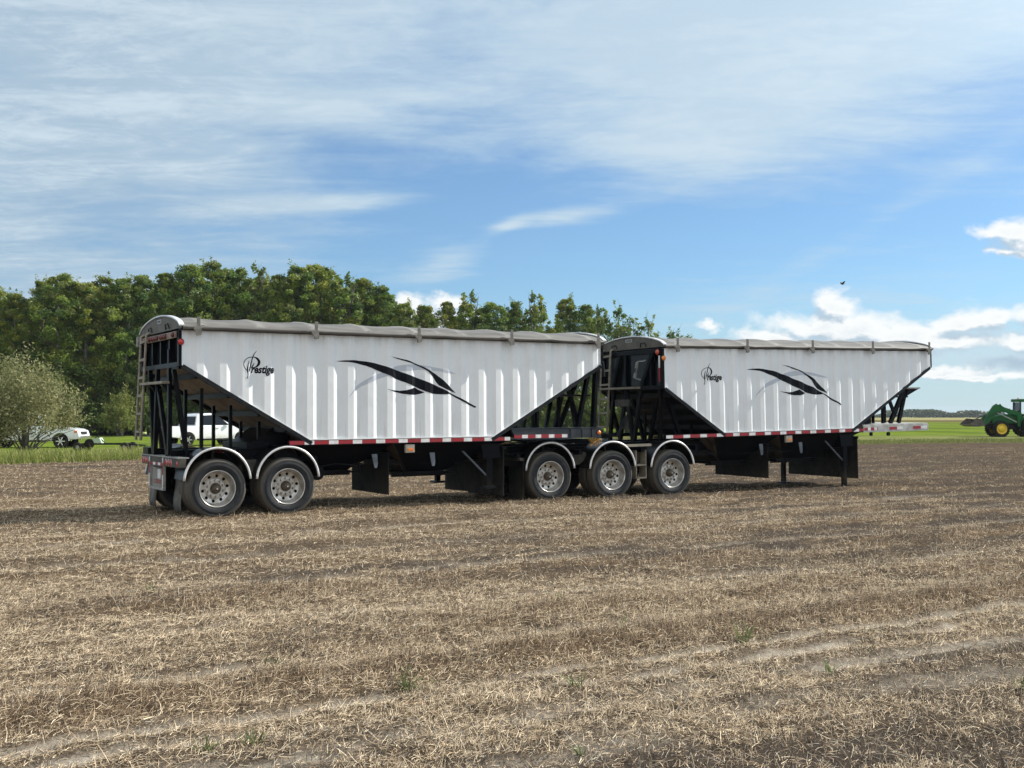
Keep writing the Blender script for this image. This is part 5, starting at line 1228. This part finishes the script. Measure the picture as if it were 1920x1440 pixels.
for nm, q in (('cab_glass', [(0.86, -0.62, 1.30), (0.86, 0.62, 1.30), (0.82, 0.58, 2.93), (0.82, -0.58, 2.93)]),):
    MB().add(q + [(x - 0.01, y, z) for x, y, z in q], [(0, 1, 2, 3), (7, 6, 5, 4), (0, 1, 5, 4), (1, 2, 6, 5), (2, 3, 7, 6), (3, 0, 4, 7)]).build(nm, M['clearglass'] if 'clearglass' in M else M['glass'], t)
MB().box(0.94, 1.02, 0.4, 0.5, 3.202, 3.30).build('beacon', M['amber'], t)
MB().box(-0.1, 0.4, -0.25, 0.25, 1.262, 1.9, bev=0.05).build('seat', M['dark'], t)
for y in (0.62, -0.62):
    MB().tube([(1.35, y * 0.5, 1.9), (1.35, y * 0.5, 2.4)], 0.04, 8).build('exhaust', M['dark'], t) if y < 0 else None
    vs = []; fs = []
    for i in range(11):
        a = R(20 + 130 * i / 10)
        for r_, yy_ in ((1.0, 0.55), (1.04, 0.55), (1.04, 1.0), (1.0, 1.0)): vs.append((r_ * math.cos(a), math.copysign(yy_, y), 0.92 + r_ * math.sin(a)))
    for i in range(10):
        for j in range(4): fs.append((4 * i + j, 4 * i + (j + 1) % 4, 4 * i + 4 + (j + 1) % 4, 4 * i + 4 + j))
    MB().add(vs, fs + [(0, 1, 2, 3), (43, 42, 41, 40)]).build('fender', M['green'], t)
# loader: two bent arms, mast, lift rods, bucket
for y, sh in ((0.72, 0.0), (-0.72, -0.95)):
    A_ = [(0.95, 2.06), (2.72 + sh * 0.9, 2.66), (2.92 + sh, 2.80), (3.20 + sh, 2.64), (3.62 + sh * 0.6, 2.02), (4.02, 1.20), (3.76, 1.05), (3.14 + sh * 0.6, 1.70), (2.70 + sh, 2.20), (0.95, 1.78)]
    MB().prism(A_, y - 0.06, y + 0.06).build('loader_arm', M['green'], t)
    MB().prism([(0.75, 0.9), (1.15, 0.9), (1.20, 1.85), (1.12, 2.05), (0.85, 2.05), (0.75, 1.6)], y - 0.085, y + 0.085).build('loader_mast', M['green'], t)
    MB().tube([(1.25, y * 1.15, 1.25), (2.2, y * 1.15, 1.72), (2.9 + sh * 0.5, y * 1.15, 2.05)], [0.05, 0.045, 0.028], 8).build('lift_cylinder', M['grey'], t)
    MB().tube([(2.9 + sh * 0.6, y * 1.12, 2.1), (3.5, y * 1.12, 1.75), (4.15, y * 1.12, 1.48)], [0.045, 0.04, 0.028], 8).build('tilt_cylinder', M['greendark'], t)
bp = [(5.32, 1.07), (4.73, 1.57), (4.22, 1.52), (3.98, 0.98), (4.55, 0.88), (4.92, 0.88)]
b = MB()
for y in (-1.05, 1.02): b.prism(bp, y, y + 0.03)
sh_ = [(5.32, 1.07), (4.92, 0.88), (4.55, 0.88), (3.98, 0.98), (4.22, 1.52), (4.27, 1.50), (4.06, 1.02), (4.56, 0.92), (4.91, 0.92), (5.30, 1.09)]
b.prism(sh_, -1.019, 1.019); b.build('bucket', M['bucket'], t)

# ------------------------------------------------------------------ bird
e = (779.14 - 532) / 2099.4
bd = thing('bird', 'small dark bird flying in the blue sky above the right trailer', 'bird', (17.75, 60, 1.79 + e * 60), R(200))
b = MB(); b.tube([(-0.15, 0, 0.02), (-0.10, 0, 0.015), (-0.04, 0, 0.0), (0.03, 0, 0.0), (0.08, 0, 0.02), (0.11, 0, 0.03), (0.135, 0, 0.028)], [0.012, 0.02, 0.034, 0.036, 0.024, 0.022, 0.004], 10)
b.add([(-0.13, 0.0, 0.012), (-0.21, 0.035, 0.02), (-0.21, -0.035, 0.02), (-0.13, 0, 0.024)], [(0, 1, 2), (3, 2, 1), (0, 2, 3), (0, 3, 1)]); b.build('body', M['feather'] if 'feather' in M else M['dark'], bd)
for s in (1, -1):
    q = [(0.06, 0.02 * s, 0.02), (0.05, 0.10 * s, 0.09), (0.0, 0.20 * s, 0.14), (-0.06, 0.19 * s, 0.125), (-0.07, 0.10 * s, 0.075), (-0.05, 0.02 * s, 0.015)]
    q2 = [(x, y, z - 0.006) for x, y, z in q]
    MB().add(q + q2, [tuple(range(6)), tuple(reversed(range(6, 12)))] + [(i, (i + 1) % 6, (i + 1) % 6 + 6, i + 6) for i in range(6)]).build('wing', M['dark'], bd)

# ------------------------------------------------------------------ trees
M['leaf'] = tint_mat('poplar_leaf', 0.55, 0.40, 0.3, ((1.62, 1.45, 1.1), (1.15, 1.3, 1.2)))
M['bark'] = mat('pale_poplar_bark', (0.13, 0.125, 0.105), 0.85, c2=(0.055, 0.05, 0.043), scale=4.0)
def leaf_quads(r_, C, size, elong=0.62):
    n = len(C); a = r_.normal(size=(n, 3)); a /= np.linalg.norm(a, axis=1)[:, None]
    b = r_.normal(size=(n, 3)); b -= a * (a * b).sum(1)[:, None]; b /= np.linalg.norm(b, axis=1)[:, None]
    s = size[:, None] * 0.5
    return np.stack([C - a * s, C + b * s * elong, C + a * s, C - b * s * elong], 1)
def crown_data(seed, H, Rr, bf, nc, per, ls, sparse=0.0, pal=((0.125, 0.172, 0.034), (0.088, 0.132, 0.030), (0.170, 0.198, 0.042), (0.056, 0.094, 0.027), (0.14, 0.165, 0.058))):
    r_ = np.random.default_rng(seed)
    tips = []; V = []; C = []; pal = np.array(pal)
    for i in range(nc):
        u = r_.random() ** 0.85; h = bf + (0.97 - bf) * u
        env = Rr * (min(1.0, (1 - u) * 2.5 + 0.10) ** 0.65) * (0.72 + 0.28 * min(1, u * 4))
        an = r_.uniform(0, 2 * np.pi); env *= 0.62 + 0.78 * float(vnoise(an * 0.8 + seed * 3.1, u * 3.5 + seed, seed)); rr = env * math.sqrt(r_.uniform(0.02, 1)) * 0.95
        c = np.array([rr * math.cos(an), rr * math.sin(an), h * H]); tips.append(c)
        cr = r_.uniform(0.35, 0.90) * (0.45 + 0.55 * (1 - u)) * (Rr / 2.2) ** 0.5
        n = int(per * r_.uniform(0.6, 1.3) * (1 - sparse))
        d_ = r_.normal(size=(n, 3)); d_ /= np.linalg.norm(d_, axis=1)[:, None]; rad = cr * r_.random(n) ** 0.45
        P = c + d_ * rad[:, None] * np.array([1, 1, 0.9])
        V.append(leaf_quads(r_, P, r_.uniform(0.7, 1.3, n) * ls))
        C.append(pal[r_.integers(0, len(pal))][None] * r_.uniform(0.8, 1.2, (n, 1)) * r_.uniform(0.85, 1.15))
    for k in range(int(15 * (1 + 0.6 * sparse))):           # feathery leading shoots at the top and sides
        u = r_.uniform(0.5, 0.97); an = r_.uniform(0, 6.28); env = 0.72 * Rr * (min(1.0, (1 - u) * 1.9 + 0.05) ** 0.8)
        p0 = np.array([env * math.cos(an), env * math.sin(an), (bf + (1 - bf) * u) * H * 0.97]); dr = np.array([math.cos(an) * 0.35, math.sin(an) * 0.35, 1.0]); Ls = r_.uniform(0.5, 1.5)
        n = int(44 * (1 - 0.5 * sparse)); tt = r_.random(n)
        P = p0 + dr * (tt * Ls)[:, None] + r_.normal(size=(n, 3)) * (0.17 * (1 - 0.6 * tt))[:, None]
        V.append(leaf_quads(r_, P, r_.uniform(0.7, 1.2, n) * ls * 0.9)); C.append(pal[r_.integers(0, len(pal))][None] * r_.uniform(0.8, 1.25, (n, 1))); tips.append(p0 + dr * Ls)
    return np.concatenate(V), np.concatenate(C), tips
def trunk_mb(seed, H, Rr, bf, tips, r0, nl=16, twig=0.0):
    r_ = np.random.default_rng(seed + 5); b = MB(); lean = r_.normal(0, 0.02, 2) * H
    def ax(u): return Vector((lean[0] * u * u, lean[1] * u * u, H * u))
    b.tube([ax(u) for u in (0, 0.2, 0.4, 0.6, 0.8, 0.95)], [r0, r0 * 0.8, r0 * 0.62, r0 * 0.43, r0 * 0.22, 0.015], 7)
    for i in range(nl):
        tp = Vector(tips[int(r_.integers(0, len(tips)))]); u = max(0.15, tp.z / H - r_.uniform(0.08, 0.22)); p0 = ax(min(u, 0.93)); mid = p0.lerp(tp, 0.5) + Vector((0, 0, -0.12))
        k = r0 * (1.05 - u) * 0.5 + 0.012; b.tube([p0, mid, tp], [k * 0.8, k * 0.45, 0.006], 5, cap=False)
        for j in range(int(twig)):
            q0 = mid.lerp(tp, r_.random()); q1 = q0 + Vector((r_.normal(0, 0.3), r_.normal(0, 0.3), r_.uniform(0.3, 0.9))); b.tube([q0, q0.lerp(q1, 0.5), q1], [0.014, 0.011, 0.006], 4, cap=False)
    return b
def make_tree(seed, H, Rr, bf, nc, per, ls, sparse=0.0, twig=0, name='poplar_tree', **kw):
    V, C, tips = crown_data(seed, H, Rr, bf, nc, per, ls, sparse, **kw)
    root = thing(name, None, 'tree')
    soup('crown', V, 4, M['leaf'], C, parent=root)
    trunk_mb(seed, H, Rr, bf, tips, 0.15 + 0.006 * H, 11 if not twig else 26, twig).build('trunk', M['bark'], root)
    return root
protos = [make_tree(100 + i, 14.0, (2.3, 2.0, 2.6, 1.9, 2.2)[i], (0.10, 0.16, 0.08, 0.2, 0.12)[i], (225, 195, 245, 180, 215)[i], 100, 0.165) for i in range(5)]
bare = [make_tree(120 + i, 14.0, (1.7, 1.8, 1.6)[i], (0.22, 0.25, 0.3)[i], (62, 46, 40)[i], 44, 0.27, (0.25, 0.45, 0.55)[i], (2, 4, 5)[i]) for i in range(3)]
used = set()
def place_tree(src, x, y, h, wf, rot, label, group):
    k = id(src); o = src if k not in used else copy_tree(src); used.add(k)
    s = h / 14.0; o.location = (x, y, -0.05); o.rotation_euler = (0, 0, rot); o.scale = (s * wf, s * wf, s)
    tag(o, label, 'tree', group); return o
rt = random.Random(11)
G1 = 'front row poplars of the wood'
FRONT = [(-75, 520, 0, 'leafy poplar left of the willow bush, cut off by the left edge of the photo'), (-22, 530, 2, 'broad poplar at the left edge, upper half cut off by the photo border'),
 (28, 545, 1, 'shorter poplar directly above the silvery willow bush'), (78, 520, 3, 'slender poplar just left of the tall crown that rises over the willow'),
 (112, 506, 2, 'tall broad poplar whose round head stands out at the left of the wood'), (158, 522, 0, 'poplar with a low top right of the tall round-headed one'),
 (192, 512, 1, 'poplar behind the cart wheels, narrow and dark'), (230, 514, 3, 'narrow poplar above the far end of the farm cart'), (268, 508, 0, 'poplar standing over the ladder of the left trailer'),
 (308, 505, 4, 'poplar rising above the arched rear cap of the left trailer'), (350, 489, 2, 'tall poplar above the first tarp bracket of the left trailer'), (398, 483, 1, 'tallest poplar of the wood, spiky top above the logo'),
 (440, 494, 0, 'poplar right of the tallest one, dense round head'), (482, 486, 5, 'tall poplar with thin greyish top twigs'), (520, 508, 4, 'lower poplar in the dip left of the second tarp bracket'),
 (560, 493, 3, 'tall narrow poplar above the left end of the black swoosh'), (600, 489, 2, 'broad tall poplar just right of the second tarp bracket'), (642, 506, 5, 'thin-topped poplar over the middle of the black swoosh'),
 (682, 514, 0, 'poplar with a blue-grey head, last tall one before the gap'), (714, 530, 1, 'poplar sloping down to the gap in the wood'), (757, 562, 3, 'small poplar standing alone in the gap before the white cloud'),
 (795, 566, 0, 'small bushy poplar in front of the white cloud'), (838, 560, 4, 'round poplar at the right side of the white cloud'), (878, 540, 5, 'poplar with bare twigs at its top, right of the white cloud'),
 (925, 562, 2, 'dark poplar over the fourth tarp bracket of the left trailer'), (968, 560, 1, 'poplar left of the twin high tops near the trailer nose'), (1006, 541, 5, 'high loose-topped poplar above the nose of the left trailer'),
 (1062, 553, 3, 'narrow pointed poplar left of the gap between the trailers'), (1100, 566, 4, 'poplar over the last tarp bracket of the left trailer'), (1128, 568, 5, 'thinning poplar where the dense wood ends'),
 (1160, 572, 6, 'sparse poplar with see-through crown between the two trailers'), (1190, 589, 7, 'nearly bare twiggy tree behind the cap of the right trailer'), (1217, 597, 6, 'small sparse poplar above the rear cap of the right trailer'),
 (1262, 618, 6, 'lowest sparse poplar at the right end of the wood'), (1283, 624, 7, 'last small twiggy tree at the right end of the wood')]
allp = protos + bare
for u, v, k, lab in FRONT:
    D_ = 99 + 20 * max(u, 0) / 1300 + rt.uniform(-1.5, 1.5); h = (779.1 - v) / 2099.4 * D_ + 1.85
    wf = rt.uniform(0.92, 1.38) * (14.0 / h) ** 0.35
    place_tree(allp[k], (u - 960) / 2099.4 * D_, D_, h, wf, rt.uniform(0, 6.28), lab, G1)
LB = 'poplar in the rear rows of the wood, mostly hidden behind the front trees'
u = -260
while u < 1270:
    if not 728 < u < 790:
        for row in range(3 if u < 730 else 2):
            D_ = 104 + 20 * max(u, 0) / 1300 + row * 4.5 + rt.uniform(-1.5, 1.5)
            vt = np.interp(u, [-260, 60, 110, 260, 400, 600, 700, 730, 795, 880, 1000, 1100, 1160, 1270], [525, 535, 520, 525, 500, 505, 525, 548, 575, 565, 560, 572, 592, 628]) + rt.uniform(6, 26)
            h = (779.1 - vt) / 2099.4 * D_ + 1.8
            k = rt.choice((0, 1, 2, 3, 4)) if u < 860 else rt.choice((0, 2, 5, 5, 6))
            place_tree(allp[k], (u + rt.uniform(-14, 14) - 960) / 2099.4 * D_, D_, h, rt.uniform(0.9, 1.35), rt.uniform(0, 6.28), LB, 'rear row poplars of the wood')
    u += 46 if u < 730 else 52

# bushes at the foot of the wood
def make_bush(seed, H, Rr, n, ls, pal, name='bush', stems=7, up=0.5):
    r_ = np.random.default_rng(seed); V = []; C = []; tips = []; pal = np.array(pal)
    for i in range(n):
        an = r_.uniform(0, 6.28); u = r_.random(); th = math.acos(1 - u * 0.97)
        rr = r_.uniform(0.45, 1.0) ** 0.6
        ir = 0.78 + 0.5 * float(vnoise(an * 1.3 + seed, u * 3.0, seed)); rr *= ir
        c = np.array([Rr * rr * math.sin(th) * math.cos(an), Rr * rr * math.sin(th) * math.sin(an), H * (0.12 + 0.82 * rr * math.cos(th) * r_.uniform(0.85, 1.05) + 0.05)])
        tips.append(c); m = int(r_.uniform(30, 62)); L_ = r_.uniform(0.35, 0.75) * H / 3.5; dr = np.array([c[0] / Rr * 0.5, c[1] / Rr * 0.5, up + 0.5 * c[2] / H]); t_ = r_.random(m)
        P = c + dr * ((t_ - 0.5) * L_ * 1.6)[:, None] + r_.normal(size=(m, 3)) * 0.14 * H / 3.5
        P = P[P[:, 2] > (0.05 if name == 'bush' else 0.30 + 0.26 * (P[:, 0] + 1.6).clip(0, 4) + 0.6 * r_.random())]; m = len(P)
        V.append(leaf_quads(r_, P, r_.uniform(0.7, 1.3, m) * ls, 0.45)); C.append(pal[r_.integers(0, len(pal))][None] * r_.uniform(0.8, 1.2, (m, 1)))
    root = thing(name, None, 'bush'); soup('foliage', np.concatenate(V), 4, M['leaf'], np.concatenate(C), parent=root)
    b = MB()
    for i in range(stems * 3):
        tp = Vector(tips[int(r_.integers(0, len(tips)))]); p0 = Vector((r_.normal(0, 0.12), r_.normal(0, 0.12), 0)); b.tube([p0, p0.lerp(tp, 0.45) + Vector((0, 0, 0.25)), tp], [0.035, 0.024, 0.008], 5, cap=False)
    b.build('stem', M['bark'], root); return root
wl = make_bush(61, 3.85, 2.5, 560, 0.13, ((0.135, 0.150, 0.075), (0.17, 0.182, 0.105), (0.095, 0.112, 0.05), (0.205, 0.21, 0.135)), 'willow_bush', 9, 0.8)
wl.location = (-21.1, 48.6, -0.03); tag(wl, 'rounded silvery-green willow bush in tall grass at the left', 'bush')
bp_ = [make_bush(70 + i, 3.4, 2.0, 90, 0.26, ((0.08, 0.115, 0.03), (0.11, 0.135, 0.035), (0.055, 0.085, 0.024))) for i in range(3)]
pb = make_bush(80, 4.2, 1.3, 70, 0.22, ((0.13, 0.15, 0.045), (0.10, 0.13, 0.04)))
pb.location = (-33.4, 95.5, 0); tag(pb, 'light yellow-green bush at the foot of the wood, beside the trailer ladder', 'bush')
first = set()
for i in range(27):
    u = -180 + i * 54 + rt.uniform(-15, 15); D_ = 96.5 + 20 * max(u, 0) / 1300 + rt.uniform(-1, 1); s = rt.choice(bp_); k = id(s)
    o = s if k not in first else copy_tree(s); first.add(k)
    q = rt.uniform(0.75, 1.4); o.location = ((u - 960) / 2099.4 * D_, D_, -0.03); o.rotation_euler = (0, 0, rt.uniform(0, 6.28)); o.scale = (q * 1.1, q * 1.1, q)
    tag(o, 'dark green bush in the undergrowth along the foot of the wood', 'bush', 'undergrowth bushes of the wood')

# far tree belt on the horizon
r_ = np.random.default_rng(90); n = 70000
x = r_.uniform(-760, 760, n); y = 930 + 60 * (fbm(x * 0.01, x * 0 + 2, 2, 4) - 0.5) + r_.uniform(0, 26, n)
top = 1.3 + 5.0 * sstep(fbm(x * 0.045, x * 0, 4, 8), 0.30, 0.70) + 0.9 * (vnoise(x * 0.22, x * 0, 12) - 0.3)
P = np.stack([x, y, top * r_.random(n) ** 0.7], -1)
pal = np.array([(0.04, 0.055, 0.028), (0.05, 0.066, 0.032), (0.03, 0.042, 0.025)])
fb = soup('far_tree_belt', leaf_quads(r_, P, r_.uniform(1.2, 2.6, n), 0.85), 4, M['leaf'], pal[r_.integers(0, 3, n)])
tag(fb, 'long low belt of dark trees on the far horizon', 'trees', kind='stuff')

# ------------------------------------------------------------------ haze
hz = MB().box(-3000, 3000, -420, 3300, -2.0, 24.0).build('haze', [], None)
hm = bpy.data.materials.new('thin_air_haze'); hm.use_nodes = True
t = NT(hm.node_tree); t.n.remove(t.n['Principled BSDF'])
pv_ = t.new('ShaderNodeVolumePrincipled'); pv_.inputs['Color'].default_value = (0.80, 0.88, 0.95, 1); pv_.inputs['Density'].default_value = 0.00011
t.l.new(pv_.outputs[0], t.n['Material Output'].inputs['Volume'])
hz.data.materials.append(hm); tag(hz, 'thin bluish air haze over the far fields', 'haze', kind='stuff')
